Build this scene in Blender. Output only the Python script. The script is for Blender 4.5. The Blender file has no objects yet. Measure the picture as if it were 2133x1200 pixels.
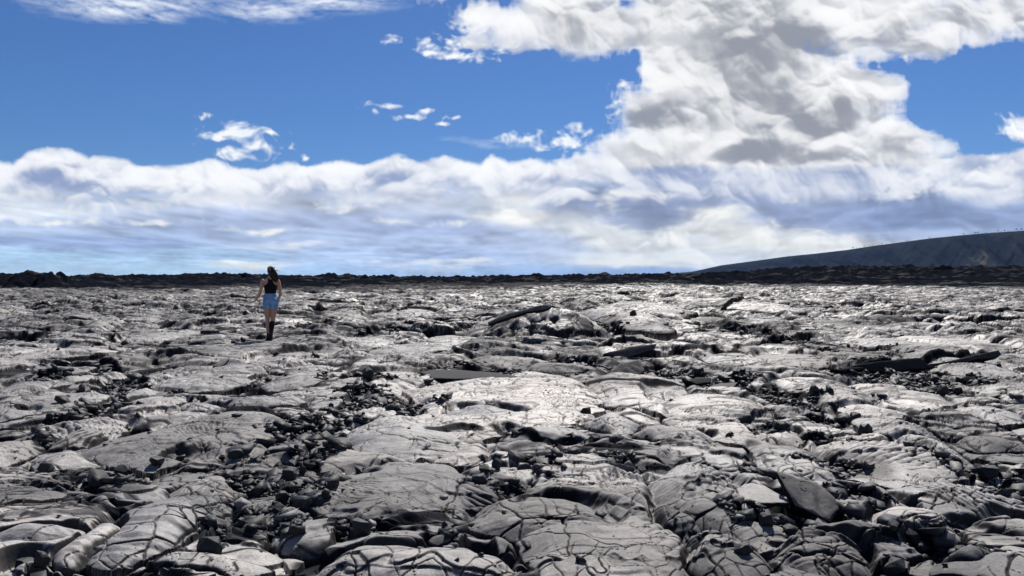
import bpy, bmesh, math, random, time
import numpy as np
from mathutils import Vector, Matrix

T0 = time.time()
SC = bpy.context.scene
COL = SC.collection
F32 = np.float32
PI = math.pi

# ------------------------------------------------------------------ camera
CAM_Z = 1.50
FPX = 1552.0                       # focal length in pixels of a 2133 px wide frame
PITCH = math.atan(26.0 / FPX)      # camera looks very slightly down
cam_d = bpy.data.cameras.new('camera')
cam_d.sensor_width = 36.0
cam_d.lens = 36.0 * FPX / 2133.0
cam_d.clip_start = 0.1
cam_d.clip_end = 90000.0
cam = bpy.data.objects.new('camera', cam_d)
COL.objects.link(cam)
cam.location = (0, 0, CAM_Z)
cam.rotation_euler = (PI / 2 - PITCH, 0, 0)
SC.camera = cam
cp, sp = math.cos(PITCH), math.sin(PITCH)


def ray(u, v):
    dx, dz = (u - 1066.5) / FPX, -(v - 600.0) / FPX
    return (dx, cp + sp * dz, -sp + cp * dz)


def gnd(u, v, z=0.0):
    """ground point at height z seen in direction (u, v)"""
    d = ray(u, v)
    t = (CAM_Z - z) / max(-d[2], 1e-4)
    return d[0] * t, d[1] * t


# ------------------------------------------------------------------ numpy noise
def hsh(ix, iy, s):
    n = ix.astype(np.int64) * 374761393 + iy.astype(np.int64) * 668265263 + int(s) * 1442695041
    n = n.astype(np.uint32)
    n = (n ^ (n >> np.uint32(13))) * np.uint32(1274126177)
    n = (n ^ (n >> np.uint32(15))) * np.uint32(2246822519)
    n = n ^ (n >> np.uint32(16))
    return n


_ga = np.linspace(0, 2 * PI, 256, endpoint=False)
GX, GY = np.cos(_ga).astype(F32), np.sin(_ga).astype(F32)


def perlin(x, y, s=0):
    fx, fy = np.floor(x), np.floor(y)
    ix, iy = fx.astype(np.int32), fy.astype(np.int32)
    x = (x - fx).astype(F32)
    y = (y - fy).astype(F32)

    def g(dx, dy):
        k = (hsh(ix + dx, iy + dy, s) & np.uint32(255)).astype(np.int32)
        return GX[k] * (x - dx) + GY[k] * (y - dy)
    wx = x * x * x * (x * (x * 6 - 15) + 10)
    wy = y * y * y * (y * (y * 6 - 15) + 10)
    a = g(0, 0); a += wx * (g(1, 0) - a)
    b = g(0, 1); b += wx * (g(1, 1) - b)
    return 1.5 * (a + wy * (b - a))


def fbm(x, y, oct=4, s=0, gain=0.5, lac=2.03):
    r = 0; a = 1.0; t = 0
    for k in range(oct):
        r = r + a * perlin(x * F32(lac ** k) + 17.3 * k, y * F32(lac ** k) - 9.1 * k, s + k)
        t += a; a *= gain
    return r / t


def u01(h, sh):
    return ((h >> np.uint32(sh)) & np.uint32(1023)).astype(F32) / F32(1023)


def sstep(a, b, x):
    t = np.clip((x - a) / (b - a), 0, 1)
    return t * t * (3 - 2 * t)


def cell_domes(x, y, s, rmin=0.55, rmax=1.0, off=0.6, prof=2.4, prob=1.0):
    """overlapping pillow toes: every cell holds one dome on its own base height, the highest one wins.
    returns height, an id in 0..1 of the winner, and the gap to the runner-up (0 on the creases)"""
    fx, fy = np.floor(x).astype(np.int32), np.floor(y).astype(np.int32)
    best = np.full(x.shape, -9, F32); sec = best.copy(); idd = np.zeros(x.shape, F32)
    for dx in (-1, 0, 1):
        for dy in (-1, 0, 1):
            cx, cy = fx + dx, fy + dy
            h = hsh(cx, cy, s)
            h2 = hsh(cx, cy, s + 77)
            px = cx + 0.1 + 0.8 * u01(h, 0) - x
            py = cy + 0.1 + 0.8 * u01(h, 10) - y
            r = rmin + (rmax - rmin) * u01(h, 20)
            an = (u01(h2, 0) - 0.5) * 1.6
            ca, sa = np.cos(an), np.sin(an)
            el = 0.55 + 0.45 * u01(h2, 10)
            qx = (px * ca + py * sa)
            qy = (-px * sa + py * ca) / el
            t = (qx * qx + qy * qy) / (r * r)
            z = off * (u01(h2, 20) - 0.5) + np.power(np.maximum(1 - t ** (prof / 2), 0), 0.9)
            if prob < 1:
                z = np.where(u01(h2, 5) > prob, -3, z)
            z = np.where(t > 1, -2, z).astype(F32)
            up = z > best
            sec = np.where(up, best, np.maximum(sec, z))
            idd = np.where(up, u01(h2, 7), idd)
            best = np.where(up, z, best)
    return np.maximum(best, -0.6), idd, np.minimum(best - np.maximum(sec, -0.6), 1)


def vor_edge(x, y, s, jit=0.9):
    """distance to the nearest Voronoi border (in cell units)"""
    fx, fy = np.floor(x).astype(np.int32), np.floor(y).astype(np.int32)
    d1 = np.full(x.shape, 9, F32); d2 = d1.copy()
    for dx in (-1, 0, 1):
        for dy in (-1, 0, 1):
            h = hsh(fx + dx, fy + dy, s)
            px = (fx + dx + 0.5 + jit * (u01(h, 0) - 0.5)) - x
            py = (fy + dy + 0.5 + jit * (u01(h, 10) - 0.5)) - y
            d = np.sqrt(px * px + py * py).astype(F32)
            lo = np.minimum(d1, d)
            d2 = np.minimum(d2, np.maximum(d1, d))
            d1 = lo
    return d2 - d1


def vor_cell(x, y, s, jit=0.95):
    """border distance, cell centre and a random word of the nearest cell"""
    fx, fy = np.floor(x).astype(np.int32), np.floor(y).astype(np.int32)
    d1 = np.full(x.shape, 9, F32); d2 = d1.copy()
    ox = np.zeros(x.shape, F32); oy = ox.copy(); rid = np.zeros(x.shape, np.uint32)
    for dx in (-1, 0, 1):
        for dy in (-1, 0, 1):
            h = hsh(fx + dx, fy + dy, s)
            px = (fx + dx + 0.5 + jit * (u01(h, 0) - 0.5)) - x
            py = (fy + dy + 0.5 + jit * (u01(h, 10) - 0.5)) - y
            d = np.sqrt(px * px + py * py).astype(F32)
            w_ = d < d1
            d2 = np.where(w_, d1, np.minimum(d2, d))
            ox = np.where(w_, px, ox); oy = np.where(w_, py, oy); rid = np.where(w_, h, rid)
            d1 = np.minimum(d1, d)
    return d2 - d1, ox.astype(F32), oy.astype(F32), rid


# ------------------------------------------------------------------ what lies where on the flow
# pillow lobes: (u centre, v front foot, v top, width, height m, profile, how cracked 0..1)
LOBES = [
    (325, 1188, 1032, 250, .30, 2.4, .9), (165, 1190, 1108, 100, .20, 2.2, .3), (55, 1152, 1104, 150, .16, 2.2, .5),
    (215, 1062, 1060, 90, .14, 2.2, .2), (150, 948, 880, 190, .20, 2.6, .0), (35, 990, 914, 130, .18, 2.4, .3),
    (155, 975, 938, 110, .12, 2.2, .1), (265, 950, 905, 120, .12, 3, .5),
    (410, 985, 868, 310, .22, 3.0, .6), (525, 968, 922, 110, .15, 2.4, .6), (770, 992, 918, 190, .15, 2.6, .7),
    (975, 978, 920, 140, .17, 2.2, .3), (880, 958, 864, 270, .20, 2.6, .5), (1060, 915, 783, 430, .20, 3.4, .95),
    (1335, 872, 788, 230, .14, 3.6, .4), (1410, 850, 812, 130, .14, 2.4, .5), (820, 800, 778, 110, .10, 3, .5),
    (640, 808, 766, 150, .14, 2.8, .4), (620, 765, 736, 170, .13, 2.6, .5), (690, 745, 728, 120, .12, 2.6, .4),
    (1230, 1230, 1010, 330, .26, 3.0, .5), (1120, 1110, 1040, 280, .14, 3.4, .4), (890, 1240, 1150, 330, .20, 2.6, .6),
    (810, 1075, 985, 390, .12, 4, .3), (975, 1160, 1118, 150, .12, 2.4, .3), (700, 1120, 1072, 200, .10, 3.4, .2),
    (1345, 1100, 1000, 120, .16, 2.2, .5), (1390, 1115, 1040, 110, .16, 2.2, .6),
    (1880, 938, 873, 150, .24, 2.4, .6), (1965, 968, 914, 120, .20, 2.4, .5), (1890, 1135, 1060, 180, .20, 2.4, 1.),
    (1690, 1205, 1118, 240, .22, 2.4, .8), (1480, 1220, 1103, 190, .24, 2.2, .8), (1485, 1150, 975, 210, .28, 2.6, .7),
    (1960, 1085, 1002, 270, .20, 2.6, .9), (1850, 1010, 925, 310, .22, 2.6, .8), (1490, 938, 868, 190, .18, 2.6, .7),
    (1610, 925, 880, 120, .16, 2.4, .5), (1705, 848, 795, 160, .22, 2.4, .5), (1500, 875, 824, 220, .16, 2.8, .5),
    (1865, 848, 808, 160, .10, 3.4, .4), (1810, 880, 846, 150, .12, 2.8, .3), (1660, 880, 846, 80, .12, 2.4, .4),
    (1880, 752, 706, 120, .24, 2.2, .4), (1980, 735, 705, 180, .18, 2.8, .3), (1780, 762, 734, 100, .16, 2.4, .4),
    (85, 890, 820, 200, .12, 4, .8), (275, 865, 816, 100, .14, 2.4, .5), (510, 858, 826, 210, .13, 3.4, .6),
    (360, 812, 764, 150, .15, 2.6, .4), (470, 812, 764, 160, .16, 2.6, .4), (150, 815, 782, 110, .15, 2.4, .5),
    (330, 858, 828, 110, .13, 2.4, .4), (395, 868, 845, 90, .10, 2.2, .4), (60, 822, 795, 120, .10, 3, .4),
    (165, 745, 722, 190, .16, 3.4, .5), (340, 720, 690, 120, .16, 2.6, .4), (500, 745, 715, 260, .12, 3.4, .3),
    (40, 742, 722, 90, .14, 2.4, .5), (300, 700, 685, 150, .14, 2.6, .4), (100, 672, 660, 220, .16, 3.4, .2),
    (1260, 905, 868, 130, .16, 2.4, .3), (1385, 925, 895, 160, .16, 2.6, .6), (1160, 935, 905, 160, .13, 2.6, .3),
    (1000, 870, 848, 140, .12, 2.6, .6), (1540, 765, 740, 190, .18, 2.8, .4), (1660, 765, 740, 160, .14, 2.8, .3),
    (2080, 850, 790, 180, .22, 2.6, .5), (2060, 890, 850, 130, .16, 2.6, .5), (2090, 945, 900, 130, .22, 2.4, .6),
    (2100, 1010, 965, 140, .18, 2.4, .6), (2080, 1110, 1065, 160, .12, 2.8, .4), (2060, 1200, 1150, 150, .20, 2.4, .8),
    (1800, 1060, 1010, 90, .14, 2.2, .6), (1640, 1000, 935, 170, .12, 2.8, .8),     (420, 1040, 1000, 170, .10, 2.8, .8),
    (2000, 800, 745, 190, .20, 2.6, .4), (1930, 690, 672, 150, .22, 2.8, .4), (1790, 700, 668, 180, .20, 2.8, .4),
    (1620, 700, 664, 130, .22, 2.8, .4), (1450, 690, 655, 140, .22, 2.8, .1), (1330, 720, 690, 150, .22, 2.6, .4),
    (940, 720, 700, 130, .20, 2.6, .4), (870, 745, 720, 170, .18, 2.6, .4), (840, 665, 645, 140, .30, 2.6, .3),
    (1170, 775, 752, 200, .14, 3, .3), (1060, 765, 745, 180, .12, 3, .3),
    # the broken mound right of the middle
    (1290, 690, 640, 120, .5, 2.4, .4), (1340, 660, 628, 150, .5, 2.4, .4), (1530, 650, 622, 140, .5, 2.6, .3),
]
# raised plates with a broken front edge: (front edge polyline in px, height m, depth behind the edge m)
SCARPS = [
    ([(62, 752), (150, 750), (222, 752), (268, 770)], .17, 1.6),
    ([(423, 866), (500, 868), (560, 868), (612, 872)], .12, 1.0),
    ([(880, 778), (960, 772), (1040, 780), (1100, 782)], .07, 1.2),
    ([(1727, 770), (1830, 772), (1910, 772), (1990, 752), (2084, 738)], .26, 1.8),
    ([(1176, 950), (1260, 950), (1350, 948)], .10, .8),
    ([(1020, 900), (1090, 918), (1180, 945)], .09, .7),
    ([(593, 698), (640, 694), (700, 692)], .22, 2.0),
    ([(414, 698), (470, 695), (505, 695)], .16, 1.5),
    ([(840, 748), (930, 742), (1000, 752)], .15, 1.2),
    ([(1255, 735), (1320, 722), (1370, 718)], .26, 1.6),
    ([(1475, 662), (1540, 650), (1570, 640)], .34, 2.5),
    ([(1660, 646), (1740, 646), (1840, 650), (1960, 656)], .26, 3.0),
    ([(2040, 668), (2133, 664), (2260, 666)], .28, 3.0),
    ([(1400, 740), (1480, 738), (1560, 752), (1600, 762)], .16, 1.4),
    ([(330, 685), (400, 683), (440, 680)], .16, 1.6),
    ([(0, 712), (60, 708), (110, 706)], .12, 1.4),
    ([(60, 648), (110, 644), (160, 646), (230, 642)], .3, 3.0),
    ([(570, 640), (660, 636), (760, 640)], .24, 3.0),
    ([(780, 660), (860, 650), (930, 652)], .26, 3.0),
    ([(170, 790), (240, 782), (300, 780)], .10, .8),
    ([(0, 900), (90, 892), (160, 888)], .10, .7),
    ([(640, 812), (700, 800), (760, 802)], .09, .8),
    ([(1180, 800), (1300, 806), (1450, 812), (1560, 808)], .05, .9),
    ([(880, 905), (960, 900), (1010, 905)], .07, .5),
    ([(740, 1118), (830, 1104), (920, 1094), (960, 1096)], .06, .5),
    ([(1080, 1070), (1140, 1052), (1200, 1058)], .06, .4),
]
# hollows full of black rubble: ellipses (u, v, half width, half height, slant, depth m)
HOLLOWS = [
    (650, 905, 105, 38, -.15, .10), (730, 850, 48, 62, .1, .10), (600, 965, 110, 22, -.1, .06), (390, 955, 78, 28, -.05, .08),
    (858, 850, 62, 20, .05, .09), (245, 810, 78, 24, .12, .10), (200, 850, 55, 26, .2, .08), (215, 868, 30, 24, 0, .06),
    (458, 1120, 34, 72, .2, .10), (520, 1010, 90, 26, .1, .05), (540, 1080, 90, 50, .25, .07), (48, 1172, 75, 36, 0, .10),
    (722, 1118, 42, 56, 0, .10), (995, 1152, 66, 38, .05, .14), (1000, 1015, 75, 14, -.1, .03),
    (1705, 880, 52, 26, .35, .10), (1720, 920, 45, 24, .3, .10), (1640, 835, 85, 34, .3, .08), (1890, 800, 110, 40, .2, .10),
    (1960, 790, 60, 42, -.2, .12), (1700, 1092, 140, 34, .02, .12), (1800, 1045, 60, 44, .2, .10), (1940, 1150, 95, 42, .1, .12),
    (1545, 1152, 46, 16, 0, .06), (1200, 760, 66, 18, .05, .12), (1632, 716, 78, 34, 0, .28), (162, 764, 105, 18, .05, .16),
    (648, 690, 56, 12, 0, .15), (1010, 780, 112, 10, .05, .10), (790, 700, 60, 14, 0, .12), (1580, 900, 60, 20, .2, .05),
    (1730, 980, 60, 18, .2, .07), (2050, 985, 60, 30, .3, .08), (2110, 1040, 50, 36, .1, .06), (1320, 930, 90, 12, 0, .05),
    (1330, 980, 110, 18, .1, .05), (1180, 930, 60, 12, -.3, .05), (860, 930, 0.1, 0.1, 0, 0), (720, 790, 60, 14, .1, .08),
    (1080, 905, 60, 14, .35, .05), (470, 760, 60, 10, 0, .06), (60, 860, 40, 12, .2, .03), (1500, 800, 70, 14, .1, .08),
    (1400, 780, 70, 16, 0, .07), (560, 790, 60, 10, .1, .05), (40, 930, 60, 18, 0, .06), (760, 990, 60, 10, -.05, .05),
    (1660, 1180, 0.1, 0.1, 0, 0), (2010, 1095, 60, 22, .2, .06), (1270, 700, 40, 14, 0, .2), (980, 690, 40, 10, 0, .15),
    (1820, 730, 50, 12, 0, .15), (90, 790, 60, 12, .1, .07), (1120, 975, 50, 12, -.2, .05), (640, 1030, 40, 40, 0, .05),
    (930, 770, 50, 10, 0, .06), (240, 1010, 60, 10, 0, .03), (1560, 1100, 40, 26, .2, .08),
]
# dull blackish crust (older, unglazed): ellipses (u, v, half width, half height, slant, darkness)
DULL = [
    (120, 1035, 180, 62, .12, .9), (560, 1050, 110, 60, .3, .7), (1760, 978, 75, 26, .25, .8), (980, 775, 118, 12, .03, 1.),
    (1630, 705, 110, 44, 0, .75), (1210, 755, 90, 22, 0, .8), (450, 905, 80, 26, .1, .7), (1330, 760, 50, 22, 0, .7),
    (330, 745, 120, 22, -.1, .6), (640, 700, 60, 12, 0, .7), (1050, 1040, 75, 16, -.2, .5), (850, 1120, 110, 22, -.1, .6),
    (650, 735, 60, 14, .1, .5), (1900, 780, 170, 40, .1, .5), (1060, 730, 120, 20, 0, .45), (2060, 940, 90, 40, .2, .5),
    (2060, 1110, 90, 60, .2, .5), (380, 640, 120, 12, 0, .45), (100, 690, 140, 14, 0, .35), (100, 625, 220, 14, 0, .6),
    (1600, 940, 140, 24, .1, .4), (1330, 960, 130, 26, .1, .6), (1720, 780, 90, 24, .1, .5), (560, 720, 150, 20, -.1, .4),
    (330, 1000, 150, 24, .05, .5), (600, 890, 60, 16, .1, .8), (440, 1000, 120, 30, .1, .4),
]
# ropy folds: (u, v, half width, half height, wavelength m, arc radius m, arc bearing rad, amplitude m)
FOLDS = [
    (150, 915, 95, 30, .050, .55, 3.3, .014), (425, 908, 60, 20, .045, .40, 0.4, .012), (70, 1020, 130, 40, .055, 2.5, 1.5, .012),
    (1040, 1030, 85, 32, .055, 1.6, 1.1, .018), (1160, 842, 52, 20, .055, .50, 3.5, .018), (1300, 998, 75, 14, .05, 1.2, .2, .014),
    (1520, 1050, 70, 70, .06, 2.5, 2.6, .012), (2000, 1050, 95, 34, .05, .8, .3, .016), (915, 932, 55, 16, .05, .6, 1.5, .014),
    (60, 682, 80, 13, .10, 1.1, 1.5, .03), (1475, 676, 60, 16, .11, 1.0, 1.5, .04), (1640, 722, 55, 24, .10, .9, 2.9, .05),
    (575, 1050, 90, 48, .05, 1.6, 2.2, .010), (870, 880, 26, 9, .04, .15, 1.5, .014), (1850, 960, 150, 34, .07, 2.2, 2.3, .012),
    (1500, 985, 120, 26, .06, 2.0, 1.9, .014), (1700, 1160, 100, 34, .07, 1.3, 1.9, .012), (760, 850, 0.1, 0.1, .05, 1, 1, 0),
    (1415, 1150, 80, 50, .07, 1.5, 2.6, .012), (610, 900, 50, 14, .05, 0.5, 1.6, .012), (720, 870, 0.1, 0.1, .1, 1, 1, 0),
    (1380, 775, 34, 20, .06, .5, 2.2, .03), (1900, 905, 80, 22, .06, 1.0, 2.2, .008), (1290, 840, 0.1, 0.1, .1, 1, 1, 0),
    (700, 690, 30, 8, .08, .5, 1.5, .02), (1560, 770, 120, 16, .08, 1.5, 1.7, .02), (740, 1030, 60, 26, .045, 1.5, 1.0, .008),
]


def ell(u, v, hw, hh, z=0.0):
    """ellipse in px -> ground centre and half axes"""
    x, y = gnd(u, v, z)
    y0, y1 = gnd(u, v + hh, z)[1], gnd(u, max(v - hh, 586), z)[1]
    return x, (y0 + y1) / 2, hw / FPX * y, (y1 - y0) / 2


def horizon_z(X, Y):
    """height of the far dark flow that closes the view, by bearing"""
    a = X / np.maximum(Y, 1)
    us = np.array([-1400, -300, 0, 40, 90, 130, 260, 420, 560, 640, 800, 900, 1000, 1060, 1140, 1220, 1320, 1400, 1470, 1560, 1650, 1720, 1800, 1880, 1960, 2040, 2133, 2500, 3600])
    vs = np.array([575, 575, 575, 574, 575, 579, 577, 576, 576, 578, 579, 581, 581, 577, 577, 576, 575, 574, 574, 568, 562, 559, 558, 561, 561, 558, 560, 560, 565])
    e = np.interp(a, (us - 1066.5) / FPX, (574 - vs) / FPX)
    return 1.5 + e * 170.0


def terrain(X, Y):
    """height, crust (1 glazed grey skin .. 0 black broken rock), tone"""
    X = X.astype(F32); Y = Y.astype(F32)
    shape = X.shape
    X = X.ravel(); Y = Y.ravel()
    n = X.size
    near = sstep(34, 24, Y)
    # warp
    w1 = fbm(X * .55, Y * .55, 3, 11); w2 = fbm(X * .55 + 40, Y * .55, 3, 12)
    w3 = perlin(X * 3.1, Y * 3.1, 13); w4 = perlin(X * 3.1 + 9, Y * 3.1, 14)
    w5 = perlin(X * 8.7, Y * 8.7, 15); w6 = perlin(X * 8.7 + 9, Y * 8.7, 16)
    calm = 1 - .85 * sstep(7, 22, Y)
    wx = X + .34 * w1 + (.06 * w3 + .018 * w5) * calm
    wy = Y + .34 * w2 + (.06 * w4 + .018 * w6) * calm
    w5 = w5 * calm; w6 = w6 * calm
    macro = .10 * fbm(X * .09, Y * .09, 3, 21) * sstep(4, 26, Y)
    macro = macro + .16 * fbm(X * .035, Y * .035, 2, 23) * sstep(12, 50, Y)
    # procedural pillows, three sizes
    A, ida, ga = cell_domes(wx * .42, wy * .50, 31, .6, 1.05, .9, 3.0)
    B, idb, gb = cell_domes(wx * .80 + 5, wy * 1.15, 32, .55, 1.0, .8, 2.5)
    C, idc, gc = cell_domes(wx * 1.8 + 9, wy * 2.6, 33, .5, .95, .8, 2.2, .75)
    far = sstep(7, 28, Y)
    mixn = sstep(-.25, .3, fbm(X * .16, Y * .16, 2, 41))
    proc = A * (.08 + .09 * far) + B * (.050 + .085 * far) * (.5 + mixn) + C * (.014 + .018 * mixn + .012 * far)
    # thin stacked sheets (ledges)
    tn = fbm(wx * .33, wy * .95, 3, 51) * 3.6
    st = np.floor(tn); fr = tn - st
    lm = sstep(-.15, .25, fbm(X * .2 + 7, Y * .2, 2, 52))
    ledge = (st + sstep(.72, 1.0, fr)) * (.035 + .03 * far) * (.35 + .65 * lm)
    proc = proc + ledge
    broken = sstep(.76, .84, fr) * sstep(1.0, .985, fr) * (.35 + .65 * lm)
    # finer broken sheets, drawn out sideways
    tn2 = fbm(wx * .75 + .5 * w2, wy * 2.4, 3, 53) * 3.4
    st2 = np.floor(tn2); fr2 = tn2 - st2
    fine = (st2 + sstep(.90, 1.0, fr2)) * (.012 + .012 * far) * (.3 + .7 * sstep(-.2, .3, fbm(X * .35 + 3, Y * .35, 2, 54)))
    fm = sstep(-.2, .3, fbm(X * .35 + 3, Y * .35, 2, 54))
    broken = np.maximum(broken, .85 * sstep(.84, .91, fr2) * sstep(1.0, .985, fr2) * sstep(.1, .5, fm))
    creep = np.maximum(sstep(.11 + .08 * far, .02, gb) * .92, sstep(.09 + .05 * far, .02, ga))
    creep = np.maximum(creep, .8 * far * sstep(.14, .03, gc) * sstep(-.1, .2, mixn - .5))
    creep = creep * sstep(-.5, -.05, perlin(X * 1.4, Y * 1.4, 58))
    # tilted plates: the skin broken into flat pieces, each with its own tilt and level
    pe, pox, poy, pid = vor_cell(wx * .60 + .12 * w5, wy * 1.35 + .12 * w6, 59)
    pz = .05 * (u01(pid, 3) - .5) + (.17 * (u01(pid, 13) - .5)) * pox / .60 + (.20 * (u01(pid, 21) - .30)) * poy / 1.35
    pz = pz * sstep(.0, .05 + .004 * Y, pe)
    pm = sstep(-.45, .05, fbm(X * .13 + 60, Y * .16, 2, 60))
    qe, qox, qoy, qid = vor_cell(wx * 1.8 + .10 * w5, wy * 3.4 + .10 * w6, 62)
    qz = .022 * (u01(qid, 3) - .5) + (.14 * (u01(qid, 13) - .5)) * qox / 1.8 + (.14 * (u01(qid, 21) - .45)) * qoy / 3.4
    qz = qz * sstep(.0, .08 + .008 * Y, qe)
    qm = sstep(-.42, .02, fbm(X * .25 + 80, Y * .3, 2, 63))
    plates = pz * (.55 + .9 * far) * pm + qz * (.6 + .7 * far) * qm
    thin = .012 + .0009 * Y
    broken = np.maximum(broken, .95 * pm * sstep(thin * 1.3, thin * .4, pe * .5) * sstep(-.3, .2, perlin(X * 1.1, Y * 1.1, 64)))
    broken = np.maximum(broken, .85 * qm * sstep(thin * 1.6, thin * .4, qe * .4) * sstep(-.25, .15, perlin(X * 1.7, Y * 1.7, 65)))
    # plate-wise position: break-outs follow the plate borders
    Xq, Yq = X + .75 * qox / 1.8, Y + .75 * qoy / 3.4
    # flow lines in the skin
    th = 1.1 * fbm(X * .3, Y * .3, 2, 55)
    ct, s_t = np.cos(th), np.sin(th)
    stria = perlin((-s_t * X + ct * Y) * 19, (ct * X + s_t * Y) * 3.0, 56) * sstep(-.1, .35, perlin(X * .8, Y * .8, 57))
    idc_all = (ida + idb + .5 * idc) / 2.5
    H = proc.copy()
    lob = np.full(n, -1, F32)
    lrim = np.zeros(n, F32)
    crk = .30 + .5 * sstep(.0, .5, fbm(X * .5 + 3, Y * .5, 2, 61))
    tone = idc_all.copy()
    # authored pillows
    for k, (u, vf, vt, wpx, h, pr, ck) in enumerate(LOBES):
        top = h * (.33 if h < .35 else .85)
        zb = max(0.0, top - .22) if (top > .3) else 0.0
        h = top - zb
        xf, yf = gnd(u, vf, zb)
        yt = (CAM_Z - top * .98) * FPX / max(vt - 574, 8)
        yb = yf + max((yt - yf) * 1.3, 3.2 * h, .12)
        cy = (yf + yb) / 2; ry = (yb - yf) / 2 * 1.08
        cx = (u - 1066.5) / FPX * cy
        rx = wpx / 2 / FPX * cy * 1.1
        m = np.nonzero((np.abs(wy - cy) < ry * 1.3) & (np.abs(wx - cx) < rx * 1.3))[0]
        if not len(m):
            continue
        lx = (wx[m] - cx) / rx; ly = (wy[m] - cy) / ry
        rot = .25 * math.sin(k * 2.7)
        sq = 2.0 + .5 * math.sin(k * 1.3)
        lx2 = lx + rot * ly * .5
        t = np.abs(lx2) ** sq + np.abs(ly) ** sq
        t = t ** (2 / sq)
        prof = np.power(np.maximum(1 - t ** (pr / 2), 0), .95 + .2 * math.sin(k * 3.1))
        bow = perlin(wx[m] * 2.3 + k, wy[m] * 2.3, 66) * .02 + B[m] * .018 + C[m] * .006
        z = zb - .05 + (h + .07) * prof + bow * (t < 1)
        z = np.where(t < 1, z, -9)
        s_u = sstep(1.28, .75, t)
        under = H[m] * (1 - .45 * s_u) - .05 * s_u
        up = z > under
        H[m] = np.maximum(z, under)
        mm = m[up]
        lob[mm] = k
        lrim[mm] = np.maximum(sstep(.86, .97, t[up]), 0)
        crk[mm] = ck
        tone[mm] = (math.sin(k * 12.9898) * 43758.5453) % 1
    # the broken mound right of the middle: a heap of short toes
    mx_, my_ = gnd(1140, 712)
    my_ += 1.15
    m = np.nonzero((np.abs(X - mx_) < 2.7) & (np.abs(Y - my_) < 2.2))[0]
    if len(m):
        lx, ly = (wx[m] - mx_) / 1.9, (wy[m] - my_) / 1.3
        t = np.sqrt(lx * lx + np.where(ly > 0, .5, 1.0) * ly * ly)
        body = np.clip(1.12 - t, 0, 1)
        toes, idt, gt = cell_domes(wx[m] * 2.3 + .5, wy[m] * 2.0, 35, .6, 1., 1.1, 2.2)
        zz = .66 * np.minimum(body * 1.1, .92) ** .9 + .10 * toes * sstep(0, .25, body) + (1.6 * qz[m] + 1.1 * pz[m]) * sstep(0, .3, body) - .06
        ok = (body > 0) & (zz > H[m])
        mm = m[ok]
        H[mm] = zz[ok]; lob[mm] = 900; tone[mm] = idt[ok]; crk[mm] = .4
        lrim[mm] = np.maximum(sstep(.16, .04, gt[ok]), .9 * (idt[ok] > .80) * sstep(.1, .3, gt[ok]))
    # outside authored lobes keep the procedural flow a little lower close by
    H = np.where(lob < 0, H - .05 * near, H)
    H += macro + (fine * .6 + plates) * (.55 + .45 * (lob < 0)) + .0075 * stria * near
    # raised plates
    edge_dark = np.zeros(n, F32)
    for k, (pl, h, dep) in enumerate(SCARPS):
        pts = [gnd(u, v, 0) for u, v in pl]
        xs = np.array([p[0] for p in pts]); ys = np.array([p[1] for p in pts])
        o = np.argsort(xs); xs, ys = xs[o], ys[o]
        m = np.nonzero((X > xs[0] - .6) & (X < xs[-1] + .6) & (Y > ys.min() - .6) & (Y < ys.max() + dep + .6))[0]
        if not len(m):
            continue
        jag = .10 * perlin(X[m] * 2.2, np.full(len(m), k * 3.7, F32), 71) + .03 * perlin(X[m] * 5, Y[m] * 5, 72)
        d = Y[m] - np.interp(X[m], xs, ys) - jag * min(1, dep)
        wedge = sstep(xs[0] - .1, xs[0] + .3 * (xs[-1] - xs[0]), X[m]) * sstep(xs[-1] + .1, xs[-1] - .3 * (xs[-1] - xs[0]), X[m])
        soft = .05 + .006 * Y[m]
        up = sstep(0, soft, d) * np.clip(1 - d / dep, 0, 1) ** 1.2
        H[m] += .62 * h * wedge * up
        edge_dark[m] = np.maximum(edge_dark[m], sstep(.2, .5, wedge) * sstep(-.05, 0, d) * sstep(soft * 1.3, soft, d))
    # hollows
    rub = np.zeros(n, F32)
    HS = .66
    jn = fbm(X * 2.4, Y * 2.4, 3, 81)
    for (u, v, hw, hh, sl, dep) in HOLLOWS:
        if dep == 0:
            continue
        cx, cy, rx, ry = ell(u, v, hw * HS, hh * HS)
        m = np.nonzero((np.abs(Y - cy) < ry * 1.9) & (np.abs(X - cx) < rx * 1.9))[0]
        if not len(m):
            continue
        lx = (Xq[m] - cx) / rx; ly = (Yq[m] - cy) / ry
        lx = lx + sl * 2 * ly
        t = np.sqrt(lx * lx + ly * ly) + .75 * jn[m] + .5 * (u01(qid[m], 9) - .5)
        k = sstep(1.08, .70, t)
        rub[m] = np.maximum(rub[m], sstep(1.0, .90, t))
        lx = (X[m] - cx) / rx; ly = (Y[m] - cy) / ry
        t = np.sqrt((lx + sl * 2 * ly) ** 2 + ly * ly) + .6 * jn[m]
        k = sstep(1.10, .62, t)
        H[m] = H[m] * (1 - .75 * k) - .6 * dep * k
    # thin rubble strings in procedural creases
    string = sstep(.46, .54, fbm(Xq * .8 + 31, Yq * 1.3, 3, 83) + .12 * (u01(qid, 5) - .5)) * near * (lob < 0)
    rub = np.maximum(rub, string)
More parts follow.
